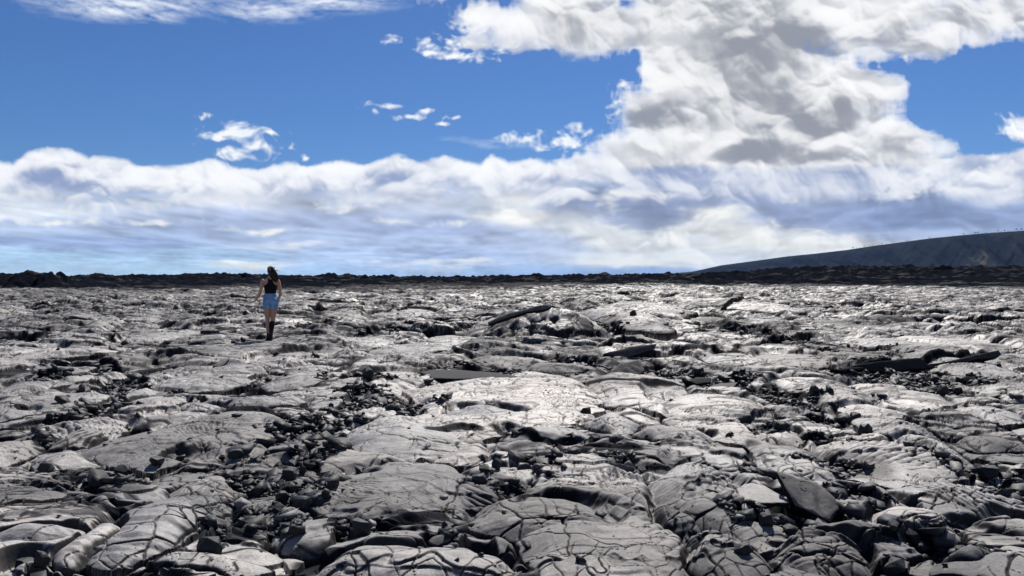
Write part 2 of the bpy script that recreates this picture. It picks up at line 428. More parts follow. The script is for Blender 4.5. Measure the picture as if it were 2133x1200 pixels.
    # ropy folds
    for (u, v, hw, hh, wl, rad, bear, amp) in FOLDS:
        if amp == 0:
            continue
        cx, cy, rx, ry = ell(u, v, hw, hh)
        m = np.nonzero((np.abs(Y - cy) < ry) & (np.abs(X - cx) < rx))[0]
        if not len(m):
            continue
        t = ((X[m] - cx) / rx) ** 2 + ((Y[m] - cy) / ry) ** 2
        ox, oy = cx + rad * math.cos(bear), cy + rad * math.sin(bear)
        r = np.hypot(X[m] - ox + .05 * w3[m], Y[m] - oy + .05 * w4[m]) + .03 * w1[m]
        ph = r / wl
        s_ = ph - np.floor(ph)
        rope = np.sqrt(np.maximum(1 - (2 * s_ - 1) ** 2, 0)) - .6
        H[m] += 1.7 * amp * rope * sstep(1., .55, t) * (1 - rub[m])
    H -= .02 * creep * (lob < 0) * (1 + far)
    # cracks: plates of the skin drawn apart
    crack = np.zeros(n, F32)
    m = np.nonzero(Y < 40)[0]
    xs, ys = X[m] + .10 * w1[m] + .012 * w3[m] + .006 * w5[m], Y[m] + .10 * w2[m] + .012 * w4[m] + .006 * w6[m]
    e1 = vor_edge(xs * .80 + 3 + .10 * w5[m], ys * .75, 91)
    e2 = vor_edge(xs * 2.7 + .05 * w5[m], ys * 2.3 + .05 * w6[m], 92, 1.0)
    e3 = vor_edge(xs * 6.5 + .08 * w5[m], ys * 5.2, 93, 1.0)
    j1 = perlin(X[m] * 1.9, Y[m] * 1.9, 94)
    j2 = fbm(X[m] * 1.3, Y[m] * 1.3, 2, 96)
    px_ = .00050 * Y[m]                                   # never thinner than the mesh can hold
    def line(e, k, wd, on):
        wd = (wd + px_) * np.clip(on, 0, 1)
        return sstep(1.0, .35, (e / k * .5) / np.maximum(wd, 1e-5)) * (on > .05)
    c1 = line(e1, .78, .0055, .85 + 1.3 * j1)
    c2 = line(e2, 2.5, .0042, crk[m] + 1.35 * j1 + .05)
    c3 = line(e3, 5.8, .003, 1.5 * (crk[m] - .30) + 1.5 * j2)
    e4 = vor_edge(X[m] * 11 + .3 * w3[m], Y[m] * 9.5 + .3 * w4[m], 98, 1.0)
    c4 = line(e4, 10., .0022, 1.6 * fbm(X[m] * .9 + 20, Y[m] * .9, 2, 99) - .15) * sstep(10, 7, Y[m])
    c3 = np.maximum(c3, c4)
    cc = np.maximum(np.maximum(c1, c2 * .9), c3 * .7) * (1 - rub[m])
    crack[m] = cc
    H[m] -= cc * .014
    # pitted rubble bed
    rb = np.nonzero(rub > .02)[0]
    e4, _, _ = cell_domes(X[rb] * 11, Y[rb] * 9, 95, .5, .9, 1.2, 2.2)
    H[rb] += rub[rb] * .008 * e4
    # fine undulation of the skin
    H += .006 * fbm(X * 4.2, Y * 4.2, 2, 97) * near
    # far dark flow and rim
    a = X / np.maximum(Y, 1)
    edge = 92 + 34 * fbm(a * 5, a * 0 + Y * .012, 4, 101) - 14 * sstep(.1, .5, a) + 18 * sstep(.0, .25, a) * sstep(.5, .3, a) - 10 * sstep(-.1, -.3, a)
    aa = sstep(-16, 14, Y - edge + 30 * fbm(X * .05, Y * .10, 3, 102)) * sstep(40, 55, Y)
    hz = horizon_z(X, Y)
    rise = sstep(0, 1, (Y - edge) / (172 - edge))
    rag = np.abs(fbm(X * .11, Y * .09, 4, 103)) * 1.3 + 1.6 * np.abs(fbm(X * .38, Y * .22, 3, 104))
    R, _, _ = cell_domes(X * .22 + .4 * w1, Y * .2 + .4 * w2, 105, .5, 1., 1.3, 2.2)
    m = Y > 60
    beyond = sstep(190, 420, Y)
    Hf = (hz - .55) * rise + (rag * .8 + R * .55 - .2) * (.35 + .65 * rise)
    Hf = Hf * (1 - beyond) + beyond * (-6 + 1.5 * fbm(X * .01, Y * .01, 3, 106)) - beyond * sstep(600, 1500, Y) * 18 * sstep(900, 300, X)
    H = np.where(m, H * (1 - aa) + Hf * aa, H)
    # the flat crust the walker stands on
    fx_, fy_ = gnd(564, 712, .05)
    t = np.hypot((X - fx_ - .1) / 1.0, (Y - fy_ + .7) / 2.3)
    k = sstep(1.0, .45, t) * .85
    H = H * (1 - k) + k * .05
    # low rock knob at the far left
    for (u, v, wpx, h) in ((45, 606, 95, 1.25), (8, 604, 60, 1.3), (92, 606, 40, .7)):
        cx, cy = gnd(u, v)
        cy += 3
        t = ((X - cx) / (wpx / 2 / FPX * cy)) ** 2 + ((Y - cy) / 5.0) ** 2
        H += h * np.sqrt(np.maximum(1 - t, 0)) * (.8 + .5 * rag)
        aa = np.maximum(aa, sstep(1.1, .9, t))
    # crust value
    dull = np.zeros(n, F32)
    for (u, v, hw, hh, sl, dk) in DULL:
        cx, cy, rx, ry = ell(u, v, hw, hh)
        m = np.nonzero((np.abs(Y - cy) < ry * 1.8) & (np.abs(X - cx) < rx * 1.8))[0]
        if not len(m):
            continue
        lx = (X[m] - cx) / rx; ly = (Y[m] - cy) / ry
        t = np.hypot(lx + 2 * sl * ly, ly) + .5 * jn[m]
        dull[m] = np.maximum(dull[m], dk * sstep(1.1, .7, t))
    dull = np.maximum(dull, .66 * sstep(.0, .36, fbm(X * .22 + 50, Y * .3, 4, 111)))
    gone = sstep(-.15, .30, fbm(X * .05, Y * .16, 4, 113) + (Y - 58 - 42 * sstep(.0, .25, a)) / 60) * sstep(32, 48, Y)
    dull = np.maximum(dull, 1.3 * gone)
    crust = (1 - .62 * dull) * (1 - .22 * qm * u01(qid, 17)) * (1 - .25 * pm * u01(pid, 17) ** 2)
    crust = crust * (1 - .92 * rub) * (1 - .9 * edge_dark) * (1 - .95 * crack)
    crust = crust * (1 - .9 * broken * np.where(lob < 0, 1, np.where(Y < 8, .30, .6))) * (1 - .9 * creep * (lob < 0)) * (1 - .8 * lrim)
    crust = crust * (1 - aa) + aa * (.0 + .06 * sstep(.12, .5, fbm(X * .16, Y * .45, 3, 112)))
    return H.reshape(shape), crust.reshape(shape), tone.reshape(shape), rub.reshape(shape)


def height_at(x, y):
    h, c, t, r = terrain(np.array([x], F32), np.array([y], F32))
    return float(h[0])


# ------------------------------------------------------------------ materials
def mat(name):
    m = bpy.data.materials.new(name)
    m.use_nodes = True
    nt = m.node_tree
    b = nt.nodes['Principled BSDF']
    return m, nt, b


def lava_material():
    m, nt, b = mat('pahoehoe_lava')
    N, L = nt.nodes.new, nt.links.new
    n4 = N('ShaderNodeTexNoise'); n4.inputs['Scale'].default_value = 150; n4.inputs['Detail'].default_value = 4; n4.inputs['Roughness'].default_value = .7
    ac = N('ShaderNodeAttribute'); ac.attribute_name = 'crust'
    at = N('ShaderNodeAttribute'); at.attribute_name = 'tone'
    geo = N('ShaderNodeNewGeometry')
    n1 = N('ShaderNodeTexNoise'); n1.inputs['Scale'].default_value = 1.1; n1.inputs['Detail'].default_value = 5
    n2 = N('ShaderNodeTexNoise'); n2.inputs['Scale'].default_value = 38; n2.inputs['Detail'].default_value = 5; n2.inputs['Roughness'].default_value = .65
    n3 = N('ShaderNodeTexNoise'); n3.inputs['Scale'].default_value = 9; n3.inputs['Detail'].default_value = 6
    for n_ in (n1, n2, n3, n4):
        L(geo.outputs['Position'], n_.inputs['Vector'])
    # skin colour: grey glaze, slightly violet to slightly tan
    cr = N('ShaderNodeValToRGB')
    e = cr.color_ramp.elements
    e[0].position = .25; e[0].color = (.20, .194, .193, 1)
    e[1].position = .80; e[1].color = (.40, .367, .340, 1)
    x = e.new(.52); x.color = (.30, .284, .271, 1)
    mixf = N('ShaderNodeMath'); mixf.operation = 'MULTIPLY_ADD'
    mixf.inputs[1].default_value = .45
    L(at.outputs['Fac'], mixf.inputs[0])
    s_ = N('ShaderNodeMath'); s_.operation = 'MULTIPLY'; s_.inputs[1].default_value = .60
    L(n1.outputs['Fac'], s_.inputs[0]); L(s_.outputs[0], mixf.inputs[2])
    L(mixf.outputs[0], cr.inputs['Fac'])
    sp_ = N('ShaderNodeMapRange'); sp_.inputs['From Min'].default_value = .3; sp_.inputs['From Max'].default_value = .7
    sp_.inputs['To Min'].default_value = .72; sp_.inputs['To Max'].default_value = 1.25
    L(n2.outputs['Fac'], sp_.inputs['Value'])
    mul = N('ShaderNodeMix'); mul.data_type = 'RGBA'; mul.blend_type = 'MULTIPLY'; mul.inputs[0].default_value = 1
    g4 = N('ShaderNodeMapRange'); g4.inputs['From Min'].default_value = .3; g4.inputs['From Max'].default_value = .7
    g4.inputs['To Min'].default_value = .70; g4.inputs['To Max'].default_value = 1.28
    L(n4.outputs['Fac'], g4.inputs['Value'])
    gm = N('ShaderNodeMath'); gm.operation = 'MULTIPLY'
    L(sp_.outputs[0], gm.inputs[0]); L(g4.outputs[0], gm.inputs[1])
    L(cr.outputs['Color'], mul.inputs[6]); L(gm.outputs[0], mul.inputs[7])
    # black broken rock
    mx = N('ShaderNodeMix'); mx.data_type = 'RGBA'
    mx.inputs[6].default_value = (.0062, .0074, .0108, 1)
    fac = N('ShaderNodeMath'); fac.operation = 'MULTIPLY'; fac.use_clamp = True
    n3m = N('ShaderNodeMapRange'); n3m.inputs['From Min'].default_value = .35; n3m.inputs['From Max'].default_value = .65
    n3m.inputs['To Min'].default_value = .80; n3m.inputs['To Max'].default_value = 1.14
    L(n3.outputs['Fac'], n3m.inputs['Value'])
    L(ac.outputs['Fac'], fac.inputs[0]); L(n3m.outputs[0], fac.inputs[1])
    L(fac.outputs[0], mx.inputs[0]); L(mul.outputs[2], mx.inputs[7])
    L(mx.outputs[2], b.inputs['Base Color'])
    rr = N('ShaderNodeMapRange'); rr.inputs['To Min'].default_value = .88; rr.inputs['To Max'].default_value = .53
    L(fac.outputs[0], rr.inputs['Value'])
    ra = N('ShaderNodeMath'); ra.operation = 'ADD'
    rm = N('ShaderNodeMapRange'); rm.inputs['From Min'].default_value = .3; rm.inputs['From Max'].default_value = .7
    rm.inputs['To Min'].default_value = -.14; rm.inputs['To Max'].default_value = .10
    L(n3.outputs['Fac'], rm.inputs['Value']); L(rr.outputs[0], ra.inputs[0]); L(rm.outputs[0], ra.inputs[1])
    L(ra.outputs[0], b.inputs['Roughness'])
    sl = N('ShaderNodeMapRange'); sl.inputs['To Min'].default_value = .0; sl.inputs['To Max'].default_value = .40
    L(fac.outputs[0], sl.inputs['Value']); L(sl.outputs[0], b.inputs['Specular IOR Level'])
    b.inputs['IOR'].default_value = 1.55
    bp = N('ShaderNodeBump'); bp.inputs['Strength'].default_value = .8; bp.inputs['Distance'].default_value = .012
    ad = N('ShaderNodeMath'); ad.operation = 'MULTIPLY_ADD'; ad.inputs[1].default_value = .35
    L(n2.outputs['Fac'], ad.inputs[0]); L(n3.outputs['Fac'], ad.inputs[2])
    ad2 = N('ShaderNodeMath'); ad2.operation = 'MULTIPLY_ADD'; ad2.inputs[1].default_value = .28
    L(n4.outputs['Fac'], ad2.inputs[0]); L(ad.outputs[0], ad2.inputs[2])
    L(ad2.outputs[0], bp.inputs['Height']); L(bp.outputs[0], b.inputs['Normal'])
    return m


M_LAVA = lava_material()


# ------------------------------------------------------------------ lava field
def build_field():
    na = 1060
    a_in = np.linspace(-.735, .735, na)
    da = a_in[1] - a_in[0]
    ext = [0.0]
    st = da * 1.6
    while ext[-1] < 1.9:
        if ext[-1] > .36:
            st *= 1.12
        ext.append(ext[-1] + st)
    ext = np.array(ext[1:])
    a = np.concatenate([(-.735 - ext)[::-1], a_in, .735 + ext])
    ys = [1.9]
    while ys[-1] < 5200:
        y = ys[-1]
        d = min(.00026 * y * y, .0027 * y)
        if y < 3.1:
            d = .02
        if y > 190:
            d = y * .02
        ys.append(y + max(d, .004))
    ys = np.array(ys)
    X = (a[None, :] * ys[:, None]).astype(F32)
    Y = np.repeat(ys[:, None], len(a), 1).astype(F32)
    print('grid', X.shape)
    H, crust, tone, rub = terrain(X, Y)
    nr, nc = X.shape
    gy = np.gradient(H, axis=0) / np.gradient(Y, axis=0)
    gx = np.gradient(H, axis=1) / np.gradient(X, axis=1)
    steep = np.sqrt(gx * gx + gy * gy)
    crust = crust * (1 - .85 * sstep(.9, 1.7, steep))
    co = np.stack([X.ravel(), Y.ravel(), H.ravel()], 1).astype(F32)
    me = bpy.data.meshes.new('lava_field')
    me.vertices.add(nr * nc)
    me.vertices.foreach_set('co', co.ravel())
    i = (np.arange(nr - 1)[:, None] * nc + np.arange(nc - 1)[None, :]).ravel()
    q = np.stack([i, i + 1, i + nc + 1, i + nc], 1).astype(np.int32)
    nq = len(q)
    me.loops.add(nq * 4)
    me.loops.foreach_set('vertex_index', q.ravel())
    me.polygons.add(nq)
    me.polygons.foreach_set('loop_start', np.arange(0, nq * 4, 4, dtype=np.int32))
    me.polygons.foreach_set('use_smooth', np.ones(nq, bool))
    me.update(calc_edges=True)
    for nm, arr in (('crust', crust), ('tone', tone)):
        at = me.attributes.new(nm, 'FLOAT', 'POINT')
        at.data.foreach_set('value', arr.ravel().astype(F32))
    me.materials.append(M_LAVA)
    o = bpy.data.objects.new('lava_ground', me)
    COL.objects.link(o)
    o['kind'] = 'structure'
    o['label'] = 'cracked silver grey ropy lava field with black hollows'
    return o


field = build_field()
print('field', time.time() - T0)

# ------------------------------------------------------------------ broken rock
def rubble_material():
    m, nt, b = mat('broken_lava')
    N, L = nt.nodes.new, nt.links.new
    ac = N('ShaderNodeAttribute'); ac.attribute_name = 'crust'
    geo = N('ShaderNodeNewGeometry')
    n1 = N('ShaderNodeTexNoise'); n1.inputs['Scale'].default_value = 24; n1.inputs['Detail'].default_value = 5
    L(geo.outputs['Position'], n1.inputs['Vector'])
    cr = N('ShaderNodeValToRGB')
    cr.color_ramp.elements[0].color = (.007, .0075, .0095, 1); cr.color_ramp.elements[0].position = .05
    cr.color_ramp.elements[1].color = (.22, .212, .208, 1)
    x = cr.color_ramp.elements.new(.6); x.color = (.034, .035, .040, 1)
    ad = N('ShaderNodeMath'); ad.operation = 'MULTIPLY_ADD'; ad.inputs[1].default_value = .25
    L(n1.outputs['Fac'], ad.inputs[0]); L(ac.outputs['Fac'], ad.inputs[2])
    L(ad.outputs[0], cr.inputs['Fac']); L(cr.outputs[0], b.inputs['Base Color'])
    b.inputs['Roughness'].default_value = .62
    b.inputs['Specular IOR Level'].default_value = .28
    bp = N('ShaderNodeBump'); bp.inputs['Strength'].default_value = .6; bp.inputs['Distance'].default_value = .01
    L(n1.outputs['Fac'], bp.inputs['Height']); L(bp.outputs[0], b.inputs['Normal'])
    return m


M_ROCK = rubble_material()
RNG = np.random.default_rng(4)


def add_attr(me, name, arr, dom='POINT'):
    at = me.attributes.new(name, 'FLOAT', dom)
    at.data.foreach_set('value', np.asarray(arr, F32).ravel())


def link_mesh(name, verts, faces, m, smooth=False, parent=None):
    me = bpy.data.meshes.new(name)
    me.from_pydata([tuple(v) for v in verts], [], [tuple(f) for f in faces])
    me.update()
    if smooth:
        me.polygons.foreach_set('use_smooth', np.ones(len(me.polygons), bool))
    me.materials.append(m)
    o = bpy.data.objects.new(name, me)
    COL.objects.link(o)
    if parent:
        o.parent = parent
    return o


def tag(o, label=None, cat=None, group=None, kind=None):
    for k, v in (('label', label), ('category', cat), ('group', group), ('kind', kind)):
        if v:
            o[k] = v
    return o


BOXF = np.array([(0, 3, 2, 1), (4, 5, 6, 7), (0, 1, 5, 4), (1, 2, 6, 5), (2, 3, 7, 6), (3, 0, 4, 7)])
BOXV = np.array([(-1, -1, -1), (1, -1, -1), (1, 1, -1), (-1, 1, -1), (-1, -1, 1), (1, -1, 1), (1, 1, 1), (-1, 1, 1)], float)


def rubble():
    n = 260000
    Y = np.exp(RNG.uniform(math.log(3.0), math.log(30), n)); X = RNG.uniform(-.82, .82, n) * Y
    H, c, t, rb = terrain(X.astype(F32), Y.astype(F32))
    keep = (rb > .5) & (RNG.random(n) < .62) | (RNG.random(n) < .003)
    X, Y, H = X[keep], Y[keep], H[keep]
    k = len(X)
    size = (.008 + .0009 * Y) * np.exp(RNG.normal(-.1, .72, k))
    size = np.minimum(size, .065)
    sc = size[:, None] * np.stack([RNG.uniform(.7, 1.5, k), RNG.uniform(.6, 1.2, k), RNG.uniform(.22, .62, k)], 1)
    v = BOXV[None] * (1 + RNG.uniform(-.6, .3, (k, 8, 3))) * sc[:, None, :]
    a, bt, g = RNG.uniform(0, 6.28, k), RNG.normal(0, .35, k), RNG.normal(0, .35, k)
    ca, sa, cb, sb, cg, sg = np.cos(a), np.sin(a), np.cos(bt), np.sin(bt), np.cos(g), np.sin(g)
    Rm = np.empty((k, 3, 3))
    Rm[:, 0] = np.stack([ca * cb, ca * sb * sg - sa * cg, ca * sb * cg + sa * sg], 1)
    Rm[:, 1] = np.stack([sa * cb, sa * sb * sg + ca * cg, sa * sb * cg - ca * sg], 1)
    Rm[:, 2] = np.stack([-sb, cb * sg, cb * cg], 1)
    v = np.einsum('kij,kvj->kvi', Rm, v)
    v += np.stack([X, Y, H + sc[:, 2] * .55], 1)[:, None, :]
    me = bpy.data.meshes.new('rubble')
    me.vertices.add(k * 8)
    me.vertices.foreach_set('co', v.astype(F32).ravel())
    f = (BOXF[None] + (np.arange(k) * 8)[:, None, None]).reshape(-1, 4).astype(np.int32)
    me.loops.add(f.size); me.loops.foreach_set('vertex_index', f.ravel())
    me.polygons.add(len(f)); me.polygons.foreach_set('loop_start', np.arange(0, f.size, 4, dtype=np.int32))
    me.update(calc_edges=True)
    cv = np.where(RNG.random(k) < .17, RNG.uniform(.3, .95, k), RNG.uniform(0, .22, k) + .3 * RNG.random(k) ** 3)
    add_attr(me, 'crust', np.repeat(cv, 6), 'FACE')
    me.materials.append(M_ROCK)
    o = bpy.data.objects.new('rubble', me)
    COL.objects.link(o)
    tag(o, 'small black and grey lava rubble strewn in the hollows of the flow', kind='stuff')
    print('fragments', k)


rubble()
print('rubble', time.time() - T0)

# ------------------------------------------------------------------ single rocks
def rock_mesh(name, w, d, h, seed, flat=0.0):
    r = random.Random(seed)
    bm = bmesh.new()
    for _ in range(28):
        th, z = r.uniform(0, 2 * PI), r.uniform(-1, 1)
        q = (1 - abs(z) ** 2.6) ** .5
        k = r.uniform(.82, 1.1)
        p = Vector((math.copysign(abs(math.cos(th)) ** .7, math.cos(th)) * q * k, math.copysign(abs(math.sin(th)) ** .7, math.sin(th)) * q * k, z * k))
        if flat and p.z > flat:
            p.z = flat + .03 * r.random()
        bm.verts.new((p.x * w / 2, p.y * d / 2, p.z * h * .58 + h * .42))
    res = bmesh.ops.convex_hull(bm, input=bm.verts)
    bmesh.ops.delete(bm, geom=list({g for g in res['geom_interior'] + res['geom_unused'] if isinstance(g, bmesh.types.BMVert)}), context='VERTS')
    bmesh.ops.bevel(bm, geom=bm.edges[:], offset=min(w, d, h) * .014, segments=1, affect='EDGES', profile=.5)
    me = bpy.data.meshes.new(name)
    bm.to_mesh(me)
    bm.free()
    me.materials.append(M_ROCK)
    n = len(me.polygons)
    nz = np.array([p.normal.z for p in me.polygons])
    base = .05 + .10 * r.random()
    add_attr(me, 'crust', base + (.33 if flat else 0) * (nz > .85), 'FACE')
    return me


ROCKS = [
    (430, 1174, 52, 54, 0, 'large angular black boulder leaning on the cracked dome at the front left'),
    (752, 1134, 42, 50, .55, 'black block with a flat grey top standing in the hollow at the front'),
    (45, 1162, 42, 28, .5, 'flat topped black block in the lower left corner of the field'),
    (79, 1178, 34, 34, 0, 'rounded dark grey stone just right of the flat corner block'),
    (90, 985, 34, 25, 0, 'black rock at the foot of the ropy dome on the left'),
    (211, 976, 26, 16, 0, 'small black wedge below the right end of the ropy dome'),
    (249, 993, 34, 21, 0, 'lone broad black rock on grey crust below the ropy dome'),
    (73, 909, 25, 20, 0, 'black rock propped against the upper left side of the ropy dome'),
    (158, 877, 28, 18, .5, 'blocky black rock at the corner of the flat cracked slab'),
    (555, 950, 14, 12, 0, 'small square black stone on the pale dome left of the rubble pit'),
    (486, 971, 34, 18, 0, 'wide black rock right of its neighbour under the pale dome'),
    (455, 968, 28, 15, 0, 'low dark rock left of its wider neighbour under the pale dome'),
    (323, 971, 32, 21, .5, 'dark block at the left end of the rubble under the broad dome'),
    (600, 1001, 34, 26, 0, 'jagged black rock on the pale ledge below the rubble pit'),
    (629, 988, 15, 20, 0, 'upright narrow black stone beside the jagged rock on the ledge'),
    (765, 800, 26, 19, 0, 'triangular black rock at the top of the long rubble channel'),
    (1034, 982, 21, 24, 0, 'upright black rock at the edge of the smooth dome in the middle'),
    (1010, 987, 26, 18, 0, 'broken black rock leaning left of the upright rock in the middle'),
    (1174, 1053, 13, 11, 0, 'lone round black stone on the smooth pale crust at the front middle'),
    (1215, 803, 9, 8, 0, 'tiny black cube lying on the wide smooth slab'),
    (1785, 874, 25, 15, 0, 'black wedge lying on the pale plate above the split dome'),
    (1841, 829, 22, 11, .5, 'low black chunk lying flat on the pale tongue at the right'),
    (1820, 826, 8, 7, 0, 'tiny black stone left of the low chunk on the pale tongue'),
    (1992, 898, 12, 10, 0, 'lone small black stone in the middle of the pale dished plate'),
    (1807, 904, 32, 26, 0, 'black rock wedged in the notch left of the round cracked dome'),
    (1774, 925, 20, 14, 0, 'dark stone at the front foot of the split pale dome'),
    (1970, 823, 26, 20, 0, 'dark block in the rubble under the long black ledge'),
    (1898, 947, 24, 17, .4, 'grey topped stone tucked under the round cracked dome'),
    (1553, 1166, 42, 22, 0, 'sharp black wedge between the two front domes on the right'),
    (1600, 1105, 32, 26, 0, 'jagged black rock in front of the pale overhanging plate'),
    (1650, 1119, 36, 18, 0, 'low black rock at the lip of the brown hollow under the slab'),
    (1864, 1177, 58, 34, 0, 'large black rock in the rubble at the lower right'),
    (2066, 1014, 46, 26, 0, 'broad black rock below the dark crack near the right edge'),
    (486, 718, 14, 7, .5, 'small flat black block on the crust left of the walker'),
    (505, 716, 12, 12, 0, 'small pointed black stone just left of the walker'),
    (260, 720, 21, 12, 0, 'dark block at the end of a crack far left of the walker'),
    (1320, 666, 16, 12, 0, 'black stone behind the right end of the broken mound'),
    (1120, 985, 22, 9, 0, 'flat dark chip on the crack right of the upright middle rock'),
]
rock_spots = []
for i, (u, v, wpx, hpx, fl, lab) in enumerate(ROCKS):
    z = 0.0
    for _ in range(3):
        x, y = gnd(u, v, z)
        z = .5 * z + .5 * height_at(x, y)
    k = y / FPX
    wd, hd = wpx * k, hpx * k
    y += wd * .3
    o = bpy.data.objects.new('lava_rock', rock_mesh('lava_rock', wd, wd * .85, hd * 1.12, 900 + i, fl))
    COL.objects.link(o)
    o.location = (x, y, height_at(x, y) - hd * .10)
    o.rotation_euler = (0, 0, random.Random(i).uniform(-.5, .5))
    tag(o, lab, 'rock')
    rock_spots.append((x, y, wd))

# countable pieces among the rubble: one pool of shapes, copied
POOL = [rock_mesh('rubble_rock', 1, .8, .62 + .03 * i, 300 + i, .5 if i % 4 == 0 else 0) for i in range(9)]
PITS = [
    ((540, 790), (780, 998), 46, 'angular black chunk in the long rubble pit left of centre', 'chunks in the long rubble pit'),
    ((300, 900), (540, 1000), 14, 'black chunk of the rubble spilling under the broad pale dome', 'chunks under the broad pale dome'),
    ((400, 1030), (660, 1195), 26, 'black chunk in the rubble right of the big cracked dome at the front left', 'chunks right of the big cracked dome'),
    ((0, 1120), (130, 1198), 10, 'black chunk in the rubble at the lower left corner', 'chunks in the lower left corner'),
    ((780, 825), (930, 875), 14, 'black chunk in the small round hollow near the middle', 'chunks in the small round hollow'),
    ((130, 770), (360, 890), 22, 'black chunk in the weedy hollow on the left', 'chunks in the weedy hollow'),
    ((920, 1105), (1070, 1195), 12, 'black chunk in the deep hollow at the front middle', 'chunks in the deep front hollow'),
    ((1580, 780), (1790, 950), 28, 'black chunk in the winding rubble channel on the right', 'chunks in the winding channel'),
    ((1790, 760), (2040, 870), 18, 'black chunk in the rubble below the long black ledge', 'chunks below the long ledge'),
    ((1560, 1040), (1850, 1130), 26, 'black chunk in the rubble around the foot of the tilted slab', 'chunks around the tilted slab'),
    ((1830, 1080), (2050, 1198), 22, 'black chunk in the rubble at the lower right', 'chunks at the lower right'),
    ((690, 1060), (770, 1180), 8, 'black chunk beside the grey topped block at the front', 'chunks beside the grey topped block'),
]
for gi, ((u0, v0), (u1, v1), cnt, lab, grp) in enumerate(PITS):
    r = np.random.default_rng(70 + gi)
    n = cnt * 14
    us, vs = r.uniform(u0, u1, n), r.uniform(v0, v1, n)
    pts = np.array([gnd(a, b) for a, b in zip(us, vs)], F32)
    hh, cc, tt, rr = terrain(pts[:, 0], pts[:, 1])
    got = 0
    for (x, y), z, rb in zip(pts, hh, rr):
        if got >= cnt or rb < .6:
            continue
        s = r.uniform(.045, .085) * (.75 + y * .035) * (1.35 if r.random() < .15 else 1)
        if any((x - a) ** 2 + (y - b) ** 2 < (.55 * (s + c)) ** 2 for a, b, c in rock_spots):
            continue
        rock_spots.append((x, y, s))
        o = bpy.data.objects.new('rubble_rock', POOL[(got * 5 + gi) % len(POOL)])
        COL.objects.link(o)
        o.location = (x, y, z + s * .02)
        o.rotation_euler = (r.normal(0, .3), r.normal(0, .3), r.uniform(0, 6.28))
        o.scale = (s * r.uniform(.8, 1.3), s * r.uniform(.8, 1.2), s * r.uniform(.7, 1.2))
        tag(o, lab, 'rock', grp)
        got += 1


# ------------------------------------------------------------------ loose slabs of crust
def slab_at(poly, anchor, normal, thick, label, crust, name='lava_slab', ripple=0.0):
    u, v, z = anchor
    P0 = Vector((*gnd(u, v, z), z))
    n = Vector(normal).normalized()
    cpos = Vector((0, 0, CAM_Z))
    r = random.Random(label)
    pts = []
    for (a, b) in poly:
        d = Vector(ray(a, b))
        pts.append(cpos + d * ((P0 - cpos).dot(n) / d.dot(n)))
    # rough, broken outline
    out = []
    for i, p in enumerate(pts):
        q = pts[(i + 1) % len(pts)]
        out.append(p)
        L_ = (q - p).length
        side = (q - p).cross(n).normalized()
        for t in (.27, .52, .77):
            out.append(p.lerp(q, t) + side * r.uniform(-.03, .03) * L_)
    cen = sum(out, Vector()) / len(out)
    e1 = (pts[0] - cen).normalized(); e2 = n.cross(e1)
    verts, faces, cv = [], [], []
    m = len(out); rings = 7
    for k in range(rings):
        f = 1 - k / rings
        for p in out:
            w_ = cen + (p - cen) * f
            a, b = (w_ - cen).dot(e1), (w_ - cen).dot(e2)
            amp = ripple * math.sin((a * .8 + b * .6) * 46 + 2.5 * math.sin(a * 7)) * max(0, math.sin(b * 6 + 1.2)) if k else 0
            verts.append(w_ + n * (amp + thick * .10 * (1 - f * f) + r.uniform(-.02, .02) * thick))
    verts.append(cen + n * thick * .1)
    base = len(verts)
    for p in out:
        verts.append(p - n * thick * r.uniform(.8, 1.15) + (cen - p) * r.uniform(-.02, .10))
    for k in range(rings - 1):
        for i in range(m):
            j = (i + 1) % m
            faces.append((k * m + i, k * m + j, (k + 1) * m + j, (k + 1) * m + i)); cv.append(crust)
    k = rings - 1
    for i in range(m):
        faces.append((k * m + i, k * m + (i + 1) % m, base - 1)); cv.append(crust)
    ntop = len(faces)
    for i in range(m):
        j = (i + 1) % m
        faces.append((i, base + i, base + j, j)); cv.append(.03)
    faces.append(tuple(base + i for i in range(m - 1, -1, -1))); cv.append(.03)
    me = bpy.data.meshes.new(name)
    org = P0
    me.from_pydata([tuple(v_ - org) for v_ in verts], [], faces)
    me.update()
    bm = bmesh.new(); bm.from_mesh(me); bmesh.ops.recalc_face_normals(bm, faces=bm.faces); bm.to_mesh(me); bm.free()
    me.polygons.foreach_set('use_smooth', np.arange(len(faces)) < ntop)
    add_attr(me, 'crust', cv, 'FACE')
    add_attr(me, 'tone', [.5] * len(faces), 'FACE')
    me.materials.append(M_LAVA)
    o = bpy.data.objects.new(name, me)
    o.location = org
    COL.objects.link(o)
    tag(o, label, 'slab')
    return o


slab_at([(1618, 983), (1700, 1004), (1738, 1036), (1748, 1060), (1731, 1088), (1656, 1053)],
        (1735, 1080, .02), (.22, -.55, .8), .055, 'large dark slab with ripples tilted up on edge in the right foreground', .36, ripple=.011)
slab_at([(1534, 1018), (1548, 1010), (1566, 1006), (1592, 1012), (1620, 1028), (1642, 1041), (1640, 1048), (1600, 1048), (1551, 1048), (1537, 1036)],
        (1595, 1047, .10), (0, -.10, 1), .030, 'pale curled plate jutting out over a dark gap beside the tilted slab', .70)
slab_at([(1015, 672), (1040, 660), (1067, 650), (1088, 646), (1110, 639), (1147, 633), (1150, 640), (1128, 645), (1100, 648), (1070, 658), (1045, 666), (1018, 676)],
        (1080, 660, .66), (0, -.80, .6), .10, 'long arched slab bridging the top left of the broken mound', .30)
slab_at([(1262, 783), (1290, 758), (1333, 748), (1342, 772), (1330, 788)], (1310, 785, .03), (-.2, -.6, .75), .08,
        'dark tilted plate with faint ribs right below the broken mound', .28, ripple=.004)
